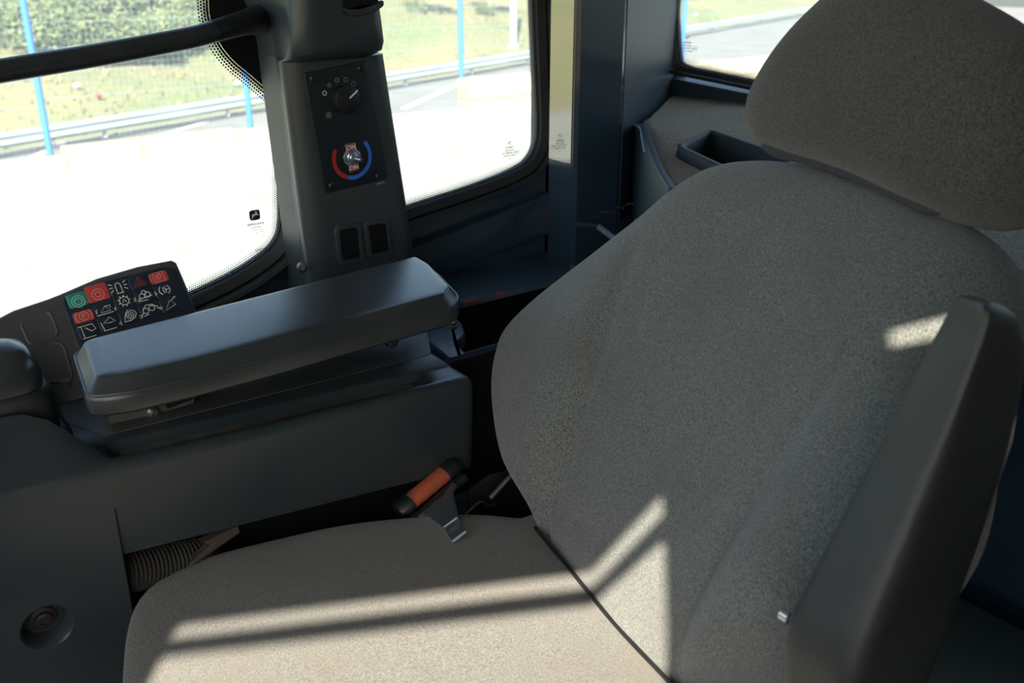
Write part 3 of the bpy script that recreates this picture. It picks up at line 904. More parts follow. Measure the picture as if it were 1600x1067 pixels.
link('cold_arc', ribbons([circ(tx, ty, R_, 30, math.radians(248), math.radians(398))], .0058, o0, e1, e2, .0007 * SG), BLUEP, HP, smooth=False)
TG = link('toggle_plate', slab(rounded([o0 + e1 * (tx + a) + e2 * (ty + b) - X * .0014 for a, b in ((-.0085, .0205), (.0085, .0205), (.0075, .011), (.0135, .004), (.0135, -.004), (.0075, -.011), (.0085, -.0205), (-.0085, -.0205), (-.0075, -.011), (-.0135, -.004), (-.0135, .004), (-.0075, .011))], .002, 3), -X, .0014, .0004), CHROME, HP)
for sgn in (1, -1):
    g = patch([[(tx - .0068, ty + sgn * .0188), (tx + .0068, ty + sgn * .0188), (tx + .0058, ty + sgn * .0108), (tx, ty + sgn * .0088), (tx - .0058, ty + sgn * .0108)]], o0, e1, e2, .0018 * SG)
    link('legend_field', g, REDP, TG, smooth=False)
    g = text_bm('ON', .0092, o0 + e1 * tx + e2 * (ty + sgn * .0146), e1, e2, .0021 * SG, None, .02)
    link('on_legend', g, WHITE, TG, smooth=False)
g = text_bm('OFF', .0048, o0 + e1 * (tx - .0098) + e2 * ty, e2, -e1, .0021 * SG)
link('off_legend', g, BLACK, TG, smooth=False)
tc_ = o0 + e1 * tx + e2 * ty
g = lathe(tc_ - X * .0014, -X, [(.0078, 0), (.0078, .003), (.006, .0034), (.0058, .007), (.004, .0074), (.001, .0074)], 12)
link('toggle_nut', g, CHROME, TG)
g = tube([tc_ - X * .006, tc_ - X * .016 + e1 * .006 - e2 * .002], [.0022, .0032], 12)
link('toggle_lever', g, CHROME, TG)
g = text_bm('SAMPLE', .0042, pp(594, 286), e1, e2, .0005 * SG)
link('plate_lettering', g, GREYP, HP, smooth=False)

# ================================================================== CORNER POST, LEDGES
PY = -1.09
PB = [(1.352, PY), (1.286, PY), (1.280, PY - .006), (1.280, -1.192), (1.283, -1.199), (1.29, -1.202), (1.352, -1.17)]
JB = [(1.284, -1.203), (1.555, -1.600), (1.60, -1.56), (1.33, -1.17)]
g = loft([[V((x, y, z)) for x, y in PB] for z in (.50, .9, 1.3, 1.715)])
CP = thing('corner_post', 'glossy navy steel post in the rear right corner of the cab', 'post', (1.4, -1.3, .5))
link('post_section', g, POSTM, CP, smooth=False)
link('rear_jamb', loft([[V((x, y, z)) for x, y in JB] for z in (.50, 1.715)]), STEELR, CP, smooth=False)
link('reflection_strip', box((1.290, PY, ay(885, 254, PY).z), (1.350, PY + .0015, 1.70)), MIRROR, CP, smooth=False)  # added mirror strip, strengthens the window's reflection in the post's paint
q0, q1 = ax(925, 343, 1.322), ax(1000, 312, 1.322)
zf = ax(925, 343, 1.322).z
fp = [V((1.33, -1.16, zf)), V((1.33, -1.36, zf)), V((1.12, -1.36, zf)), V((1.10, -1.33, zf)), az(925, 345, zf)]
g = slab([az(926, 344, zf), V((1.30, -1.40, zf)), V((1.10, -1.40, zf)), az(1010, 412, zf)], Z, .008, .002)
link('foot_plate', g, STEEL, CP)
link('foot_plate_highlight', tube([az(928, 349, zf - .002), az(962, 374, zf - .002), az(1010, 410, zf - .002)], .0055, 8), EDGEHI, CP)  # pale tube painting the highlight on the plate edge
rr_ = random.Random(4)
g = bmesh.new()
for i in range(14):
    t = i / 13; c = ax(926 + 62 * t, 339 - 20 * t, 1.279) + V((0, 0, rr_.uniform(-.004, .004)))
    lathe(c, V((-1, rr_.uniform(-.4, .4), .6)), [(.0020, -.002), (.0024, 0), (.0014, .0015), (.0005, .002)], 7, g)
link('weld_bead', g, STEELR, CP)
# curved gusset in front of the carpet
gs = [az(996, 196, .83), ]
gA, gB = V((1.283, -1.238, 0)), V((.90, -.915, 0))
gd = (gB - gA).normalized(); gn = V((-gd.y, gd.x, 0)); gn = gn if gn.y > 0 else -gn
def gp(px, py): return at_plane(px, py, gA, gn)
gpts = [gp(978, 190), gp(1004, 196), gp(1010, 218), gp(1018, 244), gp(1029, 269), gp(1044, 293)]
q_ = gpts[-1].copy(); q_.z = .66; gpts.append(q_)
q_ = gpts[0].copy(); q_.z = .66; gpts.append(q_)
link('gusset', slab(ccw(gpts, gn), gn, .010, .003), STEELR, CP)
link('gusset_highlight', tube(catmull([gp(984, 194) + gn * .001, gp(1000, 199) + gn * .001, gp(1004, 214) + gn * .001, gp(1008, 236) + gn * .001], 16, False), .0022, 8), EDGEHI, CP)  # pale tube painting the gusset's edge highlight
# raised panel on the wall below the rear side window
q = [ax(px, py, 1.385) for px, py in ((600, 405), (655, 384), (760, 341), (862, 301), (874, 310), (872, 360), (700, 428), (600, 460))]
SP = tag(link('wall_panel', slab(rounded(q, .006, 3), -X, .03, .004), STEEL), 'dark navy raised panel under the rear side window', 'panel')
# steel ledge with chipped lip
LG = thing('steel_ledge', 'dark navy steel ledge with chipped front lip below the side window', 'ledge', (1.33, -.95, .56))
zl = .60
link('ledge_plate', slab([az(600, 500, zl), az(715, 472, zl), az(890, 430, zl), az(960, 413, zl), V((1.40, -1.28, zl)), V((1.42, -.66, zl))], Z, .012, .003), LEDGEM, LG)
link('ledge_bolt', lathe(az(866, 400, zl), Z, [(.014, 0), (.014, .004), (.009, .006), (.009, .012), (.001, .013)], 6), BLACK, LG)
for (px, py, w) in ((738, 467, .012), (778, 456, .009)):
    a_ = az(px - 16, py + 3.5, zl); b_ = az(px + 16, py - 3.5, zl)
    link('paint_chip', tube([a_ - Z * .003, (a_ + b_) / 2 - Z * .003, b_ - Z * .003], [.001, .0035, .001], 6), CHIP, LG)
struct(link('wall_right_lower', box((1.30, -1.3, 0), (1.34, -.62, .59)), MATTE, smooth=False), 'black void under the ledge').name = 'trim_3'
# blue bracket box behind the console
BB = thing('blue_bracket', 'blue grey painted steel bracket behind the end of the console', 'bracket', (1.05, -.8, .3))
secx = [(1.13, .30), (1.13, .575), (1.10, .580), (1.075, .578), (1.05, .568), (1.032, .550), (1.022, .525), (1.018, .30)]
g = loft([[V((x, y, z)) for x, z in secx] for y in (-.64, -.80, -.98)])
link('box_body', g, BLUEM, BB)
q = [az(px, py, .60) for px, py in ((652, 518), (703, 490), (722, 503), (727, 520), (712, 535), (738, 560), (725, 580))]
link('arm_plate', slab(rounded(q, .006, 3), Z, .02, .004), BLUEM, BB)
link('arm_bolt', lathe(az(706, 511, .60), Z, [(.009, 0), (.009, .002), (.006, .004), (.006, .008), (.001, .009)], 6), SCREWM, BB)

# ================================================================== REAR SHELF
ZS = .84
RS = thing('rear_shelf', 'beige carpeted shelf below the rear window', 'shelf', (.8, -1.2, .0))
sh = [V((1.345, -1.305, ZS)), V((1.555, -1.605, ZS)), V((.2, -1.93, ZS)), V((-.28, -2.0, ZS)), V((-.28, -.93, ZS)), V((.90, -.93, ZS)), V((1.30, -1.22, ZS))]
# grid with gentle unevenness
g = bmesh.new()
NU, NV = 150, 60
fe = lambda t: V((-.28, -.965, ZS)).lerp(V((.93, -.975, ZS)), t / .72) if t < .72 else V((.93, -.975, ZS)).lerp(V((1.35, -1.335, ZS)), (t - .72) / .28)
bz0 = [az(px, py, ZS) for px, py in ((1060, 228), (1109, 203), (1240, 247), (1204, 293))]
def in_tray(p):
    k = [((b.x - a.x) * (p.y - a.y) - (b.y - a.y) * (p.x - a.x)) for a, b in zip(bz0, bz0[1:] + bz0[:1])]
    return min(k) > 0 or max(k) < 0
be = lambda t: V((-.28, -2.02, ZS)).lerp(V((1.56, -1.612, ZS)), t)
rows = []
for j in range(NV + 4):
    row = []
    for i in range(NU + 1):
        t = i / NU
        if j < 4:
            p = fe(t); a_ = j / 4 * math.pi / 2
            p = p + Z * (-.03 * (1 - math.sin(a_))) + Y * (.03 * math.cos(a_)) - Z * (.05 if j == 0 else 0)
        else:
            p = fe(t).lerp(be(t), (j - 4) / (NV - 1))
            p.z += .004 * mnoise.noise(p * 6)
        row.append(g.verts.new(p))
    rows.append(row)
for a_, b_ in zip(rows, rows[1:]):
    for i in range(NU):
        if not in_tray((a_[i].co + b_[i + 1].co) / 2): g.faces.new((a_[i], a_[i + 1], b_[i + 1], b_[i]))
link('carpet', g, CARPET, RS)
link('front_panel', box((-.28, -1.02, .0), (1.0, -.96, .78), .01), STEEL, RS)
# recessed handle tray
bz = [az(px, py, ZS + .016) for px, py in ((1052, 226), (1108, 199), (1250, 248), (1208, 298))]
bl_ = ccw(rounded(bz, .036, 7), Z)
zz = [(-.002, -.020), (.0, -.008), (.002, -.003), (.005, 0), (.009, 0), (.012, -.002), (.0135, -.005), (.014, -.090)]
g = loft([[p + Z * h for p in inset(bl_, d, Z)] for d, h in zz], cap=False)
link('tray_bezel', g, BEZEL, RS)
bot_ = [p - Z * .088 for p in inset(bl_, .0138, Z)]
g = bmesh.new(); g.faces.new([g.verts.new(p) for p in bot_]); link('tray_floor', g, MATTE, RS, smooth=False)

# green-grey box at the left rear of the seat
LB = thing('left_side_box', 'green grey painted metal box behind the folded armrest', 'box', (.05, -.68, 0))
link('box_shell', box((-.25, -.90, 0), (.50, -.745, .50), .008), BOXM, LB)
link('lid_line', box((-.252, -.902, .465), (.502, -.743, .469)), BLACK, LB, smooth=False)

# ================================================================== RIGHT CONSOLE
RC = thing('side_console', 'long dark plastic console to the right of the seat', 'console', (1.03, -.3, 0))
def csec(y, zr, tray, front, xo=0.0):
    """cross-section from the foot of the inner face, over the ridge, tray and deck, to the outer foot"""
    zd = zr + .0025
    zt = zr - .009 * tray
    fx = .045 * front; fz = .052 * front
    zb_ = .10 if y > -.188 else (.549 - (-.195 - y) * .10)
    return [V((.937, y, zb_)), V((.9315, y, zr - .05)), V((.931, y, zr - .022)), V((.931, y, zr - .012)), V((.932, y, zr - .006)), V((.935, y, zr - .0016)), V((.939, y, zr)), V((.942 + fx * .3, y, zr + .0004 + fz * .45)),
            V((.946 + fx, y, zr - .001 * tray + fz * .95)), V((.949 + fx, y, zt + fz * .6)), V((.974 + fx * .4, y, zt - fz * .2)), V((.976, y, zt + .002 * tray)), V((.979, y, zd - .002)), V((.982, y, zd)),
            V((1.04, y, zd + .001)), V((1.16, y, zd)), V((1.20, y, zd - .03)), V((1.21, y, zb_))]
ys = [(.30, 0, 1), (.05, 0, 1), (-.09, 0, 1), (-.13, 0, .97), (-.15, 0, .80), (-.17, 0, .45), (-.183, 0, .2), (-.187, 0, .12), (-.1885, 0, .1), (-.195, .0, .02), (-.198, .6, 0), (-.205, .95, 0), (-.22, 1, 0), (-.35, 1, 0), (-.50, 1, 0), (-.560, 1, 0), (-.572, .9, 0), (-.578, .3, 0), (-.582, 0, 0), (-.62, 0, 0), (-.628, 0, 0)]
L_ = []
for y, tr_, fr_ in ys:
    zr = .664 + (y + .09) * .052
    L_.append(csec(y, zr, tr_, fr_))
end = [V((p.x + (.004 if p.x < 1 else -.004), -.634, p.z - (.004 if p.z > .6 else 0))) for p in L_[-1]]
SHELL = link('console_shell', loft(L_ + [end]), CONSOLEP, RC)
# brown dust lying along the tray
g = bmesh.new(); rws = []
for i in range(25):
    y = -.209 - .357 * i / 24; zr = .664 + (y + .09) * .052
    rws.append([g.verts.new((x, y, zr - .0098 + dz)) for x, dz in ((.9510, .0018), (.960, .0022 + .0006 * math.sin(i * 2.3)), (.9735, .0018))])
for a_, b_ in zip(rws, rws[1:]):
    for i in range(2): g.faces.new((a_[i], a_[i + 1], b_[i + 1], b_[i]))
link('tray_dust', g, DUST, RC)
# dusty top deck, the block that carries the pad and its slide plate
DKN = V((0, -.052, 1)).normalized(); DK0 = V((0, -.09, .6680))
def dk_(px, py): return at_plane(px, py, DK0, DKN)
dk = [dk_(px, py) for px, py in ((92, 612), (150, 588), (655, 506), (668, 518), (674, 553), (400, 621), (186, 674), (160, 680), (130, 670), (98, 657))]
link('deck', slab(rounded(dk, .006, 4), DKN, .004, .001), DUSTY, RC)
sb_ = [dk_(px, py) for px, py in ((171, 662), (300, 634), (420, 592), (560, 558), (648, 534), (664, 518), (420, 566), (190, 624))]
sb_ = [V((p.x, p.y, .722)) for p in sb_]
link('pad_support', slab(rounded(sb_, .004, 3), Z, .058, .002), BLACK, RC)
e_ = (sb_[1] - sb_[0]); e_.z = 0; pn = V((e_.y, -e_.x, 0)).normalized(); pn = pn if pn.x < 0 else -pn
p0_ = sb_[0] + pn * .002
def sp_(px, py, off=0.0): return at_plane(px, py, p0_ + pn * off, pn)
link('slide_plate', slab(rounded([sp_(*q) for q in ((166, 636), (300, 604), (304, 630), (240, 648), (172, 663))], .003, 3), pn, .002, .0006), PLATE, RC)
link('plate_slot', slab(rounded([sp_(*q, .0006) for q in ((256, 629), (300, 617), (301, 624), (262, 639))], .001, 2), pn, .001, .0002), MATTE, RC, smooth=False)
link('plate_screw', lathe(sp_(239, 644, .000), pn, [(.0075, 0), (.0075, .002), (.005, .005), (.0026, .0055), (.0022, .003), (.0005, .003)], 18), SCREWM, RC)
for (px, py) in ((328, 602), (612, 532)):
    link('support_bolt', lathe(az(px, py, .705), Z * .3 - X, [(.008, -.004), (.008, .003), (.005, .006), (.0005, .006)], 12), BLACK, RC)
# recessed fixing low on the inner face
hc = ax(73, 978, .936)
cutter_bm = lathe(hc + V((-.02, 0, 0)), X, [(.0265, 0), (.0265, .016), (.0235, .019), (.021, .034), (.019, .040)], 36)
bmesh.ops.recalc_face_normals(cutter_bm, faces=cutter_bm.faces)
cm = bpy.data.meshes.new('cutter'); cutter_bm.to_mesh(cm); cutter_bm.free()
co_ = bpy.data.objects.new('cutter', cm); COL.objects.link(co_)
md = SHELL.modifiers.new('cup', 'BOOLEAN'); md.operation = 'DIFFERENCE'; md.solver = 'EXACT'; md.object = co_
bpy.context.view_layer.update()
nm_ = bpy.data.meshes.new_from_object(SHELL.evaluated_get(bpy.context.evaluated_depsgraph_get()))
SHELL.modifiers.clear(); SHELL.data = nm_
nm_.materials.clear(); nm_.materials.append(CONSOLEP)
bpy.data.objects.remove(co_)
for p in nm_.polygons: p.use_smooth = True
nm_.set_sharp_from_angle(angle=math.radians(38))
link('fixing_screw', lathe(hc + V((.016, 0, .0)), -X, [(.013, 0), (.013, .0015), (.009, .0025), (.0085, .006), (.005, .007), (.0045, .005), (.0005, .005)], 20), DSCREW, RC)
# dark cavity wall and floor beneath the console
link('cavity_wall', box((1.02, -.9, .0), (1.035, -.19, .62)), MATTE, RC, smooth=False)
# control housing that carries the keypad
HN = V((-.80, .10, .60)).normalized(); HP0 = V((1.15, -.28, .745))
def hp(px, py, off=0.0): return at_plane(px, py, HP0 + HN * off, HN)
hs = [hp(px, py) for px, py in ((-160, 560), (-40, 515), (20, 484), (74, 466), (92, 459), (150, 434), (215, 415), (268, 405), (276, 409), (286, 432), (330, 540), (200, 600), (-160, 720))]
hl = ccw([p for p in hs], HN)
link('control_housing', slab(hl, HN, .075, .005), BROWNISH, RC)
for q, dep in ((((30, 502), (78, 484), (92, 520), (84, 530), (46, 541)), .003), (((18, 558), (84, 531), (100, 538), (114, 585), (112, 596), (40, 606)), .003)):
    pts = ccw(rounded([hp(*p, .0) for p in q], .008, 4), HN)
    g = loft([[p + HN * .0008 for p in inset(pts, -.001, HN)], [p + HN * .0016 for p in inset(pts, .0008, HN)], [p + HN * .0006 for p in inset(pts, .0025, HN)], [p + HN * .0004 for p in inset(pts, .006, HN)]], cap=True)
    link('moulded_recess', g, BROWNISH, RC)
# torn seam beside the lever
a_, b_ = az(52, 609, .700), az(108, 596, .700)
link('torn_edge', tube([a_, a_.lerp(b_, .5) + Z * .004, b_ + Z * .001, b_ - Z * .006], [.0008, .002, .003, .001], 8), TAN, RC)

AP = thing('armrest', 'long black vinyl armrest above the side console', 'armrest', (.97, -.4, .70))
pq = [az(px, py, .741) for px, py in ((112, 556), (140, 545), (655, 411), (684, 428), (720, 466), (712, 482), (560, 524), (420, 563), (300, 594), (200, 617), (133, 625))]
prof_ = [(.030, -.024), (.006, -.022), (.001, -.018), (.0, -.004), (.0012, .0), (.0025, .0012), (.0035, .0018), (.0125, .0145), (.0140, .0160), (.017, .0168), (.024, .0172)]
link('pad_body', loft(rloops(pq, .02, prof_, Z)), PADM, AP)
wl_ = rloops(pq, .02, [(.0022, .0015)], Z)[0]
g = tube(wl_ + [wl_[0]], .0014, 8, cap=False)
link('pad_welt', g, PADM, AP)

LV = thing('control_lever', 'rounded black control lever cap at the left edge of the console', 'lever', az(-10, 660, .67))
c_ = V((1.050, -.124, .648))
def rsq(c, rx, ry, z, n=48, e=.55):
    out = []
    for i in range(n):
        a_ = 6.28318 * i / n; cc, ss = math.cos(a_), math.sin(a_)
        out.append(V((c.x + rx * math.copysign(abs(cc) ** e, cc), c.y + ry * math.copysign(abs(ss) ** e, ss), c.z + z)))
    return out
S3 = .9
link('boot', loft([rsq(c_, .062, .056, -.01), rsq(c_, .062, .056, .012), rsq(c_, .056, .052, .020), rsq(c_, .050, .047, .024)]), BLACK, LV)
link('skirt', loft([rsq(c_, .048, .045, .022), rsq(c_, .048, .045, .060), rsq(c_, .046, .043, .070), rsq(c_, .042, .039, .074)]), BLACK, LV)
link('cap', loft([rsq(c_, .041, .038, .072, e=.7), rsq(c_, .041, .038, .088, e=.7), rsq(c_, .038, .035, .102, e=.75), rsq(c_, .030, .028, .113, e=.8), rsq(c_, .016, .015, .119, e=1), rsq(c_, .003, .003, .120, e=1)]), BARM, LV)

# ------------------------------------------------------------------ switch keypad
KP = thing('switch_keypad', 'black membrane keypad with red, green and symbol keys', 'keypad', hp(195, 480))
kq = [hp(px, py, .0035) for px, py in ((97, 462), (262, 415), (275, 422), (300, 480), (318, 530), (130, 560))]
kq = [hp(px, py, .0035) for px, py in ((96, 466), (150, 443), (260, 415), (274, 420), (322, 520), (132, 572))]
link('face_plate', slab(rounded(kq, .006, 3), HN, .004, .001), KEYM, KP)
k1 = (hp(246, 433) - hp(122, 468)).normalized(); k2 = HN.cross(k1).normalized()
keys = [('go', KEYG, (121, 468), 1, 1), ('stop', KEYR, (152, 457), 1.12, 1.2), ('beacon', KEYM, (185, 449), 1, 1), ('hazard', KEYM, (217, 440), 1, 1), ('lock', KEYR, (248, 433), 1, .8),
        ('park', KEYR, (131, 494), 1, .8), ('blade1', KEYM, (163, 482), 1, 1), ('gear', KEYM, (194, 470), 1, 1), ('diff', KEYM, (226, 461), 1, 1), ('blank', KEYM, (257, 453), 1, 1),
        ('arm', KEYM, (138, 516), 1, 1), ('boom', KEYM, (170, 504), 1, 1), ('turn', KEYM, (202, 493), 1, 1), ('axle', KEYM, (233, 483), 1, 1), ('tri', KEYM, (266, 475), 1, 1)]
u_ = .0115
ICONS = {
 'go': [circ(0, -.12, .2), circ(0, -.12, .34)], 'stop': [circ(0, -.12, .16), circ(0, -.12, .32)],
 'beacon': [[(-.2, -.35), (.2, -.35)], [(-.14, -.3), (-.14, .15), (-.07, .26), (.07, .26), (.14, .15), (.14, -.3)], [(-.3, .2), (-.48, .32)], [(-.3, .05), (-.5, .05)], [(-.3, -.1), (-.48, -.22)], [(.3, .2), (.48, .32)], [(.3, .05), (.5, .05)], [(.3, -.1), (.48, -.22)]],
 'hazard': [[(-.34, -.25), (.34, -.25), (0, .3), (-.34, -.25)], [(-.16, -.16), (.16, -.16), (0, .1), (-.16, -.16)]],
 'lock': [[(-.28, -.3), (.28, -.3), (.28, .3), (-.28, .3), (-.28, -.3)], [(-.12, -.2), (-.12, .15)], [(0, -.2), (0, .2)], [(.12, -.1), (.12, .2)], [(-.15, .1), (.15, .22)]],
 'park': [circ(0, 0, .25), circ(0, 0, .42, 8, 2.4, 3.9), circ(0, 0, .42, 8, -.75, .75), [(-.06, -.15), (-.06, .15), (.08, .12), (.08, 0), (-.06, -.02)]],
 'blade1': [[(-.5, -.32), (.4, -.32)], [(-.46, .0), (-.46, -.2)], [(-.46, 0), (-.36, .02)], [(-.25, -.2), (.3, -.2), (.05, .12), (-.25, -.2)], [(.05, .12), (.35, .1), (.3, -.05)], [(.52, -.3), (.56, -.1), (.48, -.16)]],
 'gear': [circ(0, 0, .25, 14)] + [[(.27 * math.cos(a * .698), .27 * math.sin(a * .698)), (.36 * math.cos(a * .698), .36 * math.sin(a * .698))] for a in range(9)] + [[(-.1, -.1), (0, .12), (.1, -.1)], [(.5, -.06), (.6, -.02), (.6, -.12), (.48, -.2), (.62, -.22)]],
 'diff': [circ(-.16, -.02, .15, 10), circ(.16, 0, .15, 10), circ(0, .16, .12, 10), [(-.44, -.26), (-.2, -.16), (.2, -.16), (.4, -.1)], [(-.4, -.3), (.1, -.32)], [(-.44, -.26), (-.3, -.05)], [(.54, -.02), (.64, -.05), (.56, -.1), (.66, -.16), (.54, -.2)]],
 'blank': [circ(0, 0, .3, 8, 2.2, 4.1), circ(0, 0, .3, 8, -1.1, .9), [(-.06, -.2), (-.06, .2)], [(.06, -.2), (.06, .2)], [(.06, 0), (.26, 0)]],
 'arm': [[(-.4, -.4), (.3, -.4)], [(-.3, -.35), (-.3, .3), (.3, .3), (.4, -.02), (.16, -.1), (-.1, .18)], [(-.46, .3), (-.3, .3)]],
 'boom': [[(-.4, -.4), (.3, -.4)], [(-.34, -.36), (-.4, .12)], [(-.28, .02), (.14, .3), (.36, .0), (.1, -.02), (-.28, .02)], [(.5, -.3), (.6, -.1), (.6, -.36)]],
 'turn': [circ(.04, .0, .2, 12), circ(.04, .0, .09, 10), [(-.34, -.34), (-.26, -.05), (-.12, .2), (.04, .34), (.04, .24)], [(.1, .3), (.34, .2), (.4, .02), (.26, -.2), (.0, -.3), (-.3, -.3)], [(.5, -.2), (.62, -.2), (.62, -.34), (.5, -.36)]],
 'axle': [circ(-.2, -.05, .16, 10), circ(.16, .02, .16, 10), [(-.5, -.3), (-.34, -.1)], [(-.34, .05), (-.1, .28), (.26, .22), (.4, .04)], [(-.4, -.34), (-.1, -.28)], [(.46, .1), (.52, -.1), (.4, -.06)], circ(.62, -.14, .07, 8)],
 'tri': [[(-.36, -.3), (.3, -.1), (.04, .22), (-.36, -.3)], [(.1, .2), (.4, .34)], [(.3, .36), (.42, .34)]]}
for nm, mm, (px, py), sx, sy in keys:
    c_ = hp(px, py, .0042)
    hw, hh2 = .0112 * sx, .0088 * sy
    q = [c_ + k1 * a * hw + k2 * b * hh2 for a, b in ((-1, -1), (1, -1), (1, 1), (-1, 1))]
    K = link('key', slab(rounded(q, .003, 3), HN, .0022, .0012), mm, KP)
    if mm is KEYG: K['label'] = 'green start key'
    if mm is KEYR: K['label'] = 'red key'
    ic = PALEG if mm is KEYG else PALER if (mm is KEYR) else ICON
    if nm == 'hazard': ic = KEYR
    g = ribbons([[(a * .021, b * .021) for a, b in ln] for ln in ICONS[nm]], .0009, c_, k1, k2, .0004)
    link('symbol', g, ic, K, smooth=False)

# ------------------------------------------------------------------ hose and bracket below the console
HO = thing('bellows_hose', 'black corrugated hose under the console edge beside the cushion', 'hose', ax(255, 890, .965))
ha, hb = ax(150, 905, .962), ax(318, 868, .985)
pts, rr = [], []
nseg = 26
for i in range(nseg * 4 + 1):
    t = i / (nseg * 4); pts.append(ha.lerp(hb, t)); rr.append(.0190 + .0042 * math.sin(2 * math.pi * i / 4))
link('bellows', tube(pts, rr, 20), HOSEM, HO)
g = tube([hb, hb + (hb - ha).normalized() * .008], [.024, .022], 18); link('end_cuff', g, BLACK, HO)
q = [ax(px, py, .955) for px, py in ((372, 822), (376, 832), (300, 884), (288, 890), (330, 852), (318, 848))]
TB = tag(link('tan_bracket', slab(q, -X, .012, .001), TAN, smooth=False), 'brown triangular bracket at the end of the corrugated hose', 'bracket')

# ================================================================== SEAT
SE = thing('operator_seat', 'grey woven fabric operator seat with headrest', 'seat', (.62, -.42, 0))
ct = [az(px, py, .488) for px, py in ((190, 1085), (197, 1000), (212, 948), (240, 915), (285, 889), (340, 868), (440, 843), (540, 822), (640, 811), (740, 806), (820, 812))]
ct += [V((.815, -.645, .488)), V((.74, -.634, .488)), V((.66, -.616, .488)), V((.55, -.588, .488)), V((.42, -.555, .488)), V((.36, -.52, .488)), V((.345, -.45, .488)), V((.345, -.22, .488)), V((.38, -.125, .488)), V((.50, -.095, .488)), V((.70, -.10, .488))]
def cush_extra(p, r):
    return .004 * mnoise.noise(p * 7) - .010 * math.exp(-((p.x - .62) / .16) ** 2) * 0
g = pillow(ct, (.62, -.38, .488), Z, .014, .075, k=7, crown=.007, extra=cush_extra)
link('cushion', g, FABRIC, SE)
LEAN, PHI = math.radians(24), math.radians(14)
bR = V((math.cos(PHI), -math.sin(PHI), 0)); bF0 = V((math.sin(PHI), math.cos(PHI), 0))
bU = -bF0 * math.sin(LEAN) + Z * math.cos(LEAN); bN = bF0 * math.cos(LEAN) + Z * math.sin(LEAN)
B0 = V((.63, -.636, .5))
def bk(px, py, off=0.0): return at_plane(px, py, B0 + bN * off, bN)
def bl2(u, v): return B0 + bR * u + bU * v
bo = [bk(px, py, .035) - bN * .035 for px, py in ((832, 806), (802, 740), (789, 680), (785, 610), (793, 555), (812, 506), (868, 441), (935, 376), (1000, 319), (1042, 283), (1085, 254), (1130, 240), (1190, 238), (1260, 250), (1350, 279), (1430, 312), (1490, 342), (1530, 378), (1550, 425), (1552, 480))]
bo += [bk(1560, 560), bk(1550, 700), bk(1500, 900)]
last = bo[-1]
bo += [last - bU * .12 + bR * .04, bl2(-.10, -.075), bl2(.05, -.07), bl2(.14, -.045)]
BC = bl2(.0, .22)
def back_extra(p, r):
    d = p - B0; u, v = d.dot(bR), d.dot(bU)
    lo = max(0.0, min(1.0, (.36 - v) / .22))
    def bol(uu, c, w): return 1 / (1 + math.exp(-(uu - c) / w))
    cr = .135 + .25 * max(0, v - .05) ** 1.2
    rb_ = bol(u, cr, .012) * .036 * lo
    cl = -.165 - .10 * max(0, v - .05)
    lb_ = bol(-u, -cl, .016) * .038 * lo
    groove = -.010 * math.exp(-((u - cr + .012) / .008) ** 2) * lo - .008 * math.exp(-((u - cl - .012) / .010) ** 2) * lo
    belly = -.016 * math.exp(-(u / .17) ** 2) * math.exp(-((v - .25) / .22) ** 2)
    wr = .0035 * math.sin((v + .3 * u) * 90) * math.exp(-((v - .015) / .03) ** 2) * math.exp(-(u / .1) ** 2)
    return rb_ + lb_ + groove + belly + wr + .004 * mnoise.noise(p * 6)
g = pillow(bo, BC, bN, .055, .06, k=8, crown=.012, extra=back_extra, n=160, inner=44)
link('backrest', g, FABRICB, SE)
HL = math.radians(17)
H0 = V((.63, -.655, .5)) + (-V((math.sin(.14), math.cos(.14), 0)) * math.sin(LEAN) + Z * math.cos(LEAN)) * .52 + (V((math.sin(.14), math.cos(.14), 0)) * math.cos(LEAN) + Z * math.sin(LEAN)) * .055
bF0 = V((math.sin(.14), math.cos(.14), 0))
hU = -bF0 * math.sin(HL) + Z * math.cos(HL); hN = bF0 * math.cos(HL) + Z * math.sin(HL)
def hd(px, py, off=0.0): return at_plane(px, py, H0 + hN * off, hN)
ho = [hd(px, py) for px, py in ((1182, 205), (1180, 182), (1187, 150), (1215, 100), (1250, 55), (1290, 15), (1335, -22), (1400, -42), (1470, -34), (1540, 2), (1600, 38), (1660, 92), (1690, 190), (1665, 300), (1620, 345), (1570, 359), (1530, 357), (1480, 344), (1420, 318), (1360, 290), (1300, 268), (1240, 250), (1200, 232))]
hc_ = hd(1430, 160)
g = pillow(ho, hc_, hN, .045, .05, k=6, crown=.010, extra=lambda p, r: .004 * mnoise.noise(p * 9))
link('headrest', g, HEADF, SE)
pip = catmull([hd(px, py + 2, .024) for px, py in ((1190, 218), (1215, 236), (1260, 246), (1320, 266), (1380, 291), (1430, 317), (1468, 333))], 56, False)
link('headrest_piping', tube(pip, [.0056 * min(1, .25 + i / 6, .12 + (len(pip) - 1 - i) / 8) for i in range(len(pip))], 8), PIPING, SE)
for s_ in (-.05, .05):
    pr = H0 + bR * (s_ - .10) - hN * .05 - hU * .03
    link('headrest_rod', tube([pr - hU * .12, pr + hU * .03], .007, 10), CHROME, SE)
link('crease_shade', tube(catmull([az(px, py, .505) for px, py in ((836, 824), (862, 856), (888, 886), (960, 974), (1041, 1060), (1085, 1104))], 40, False), .0023, 8), BLACK, SE)  # black tube painting the shadow line between cushion and backrest
# frame, pedestal
link('seat_pan', box((.38, -.66, .36), (.86, -.14, .425), .02), MATTE, SE)
link('pedestal', box((.45, -.58, .0), (.80, -.2, .36), .02), MATTE, SE)
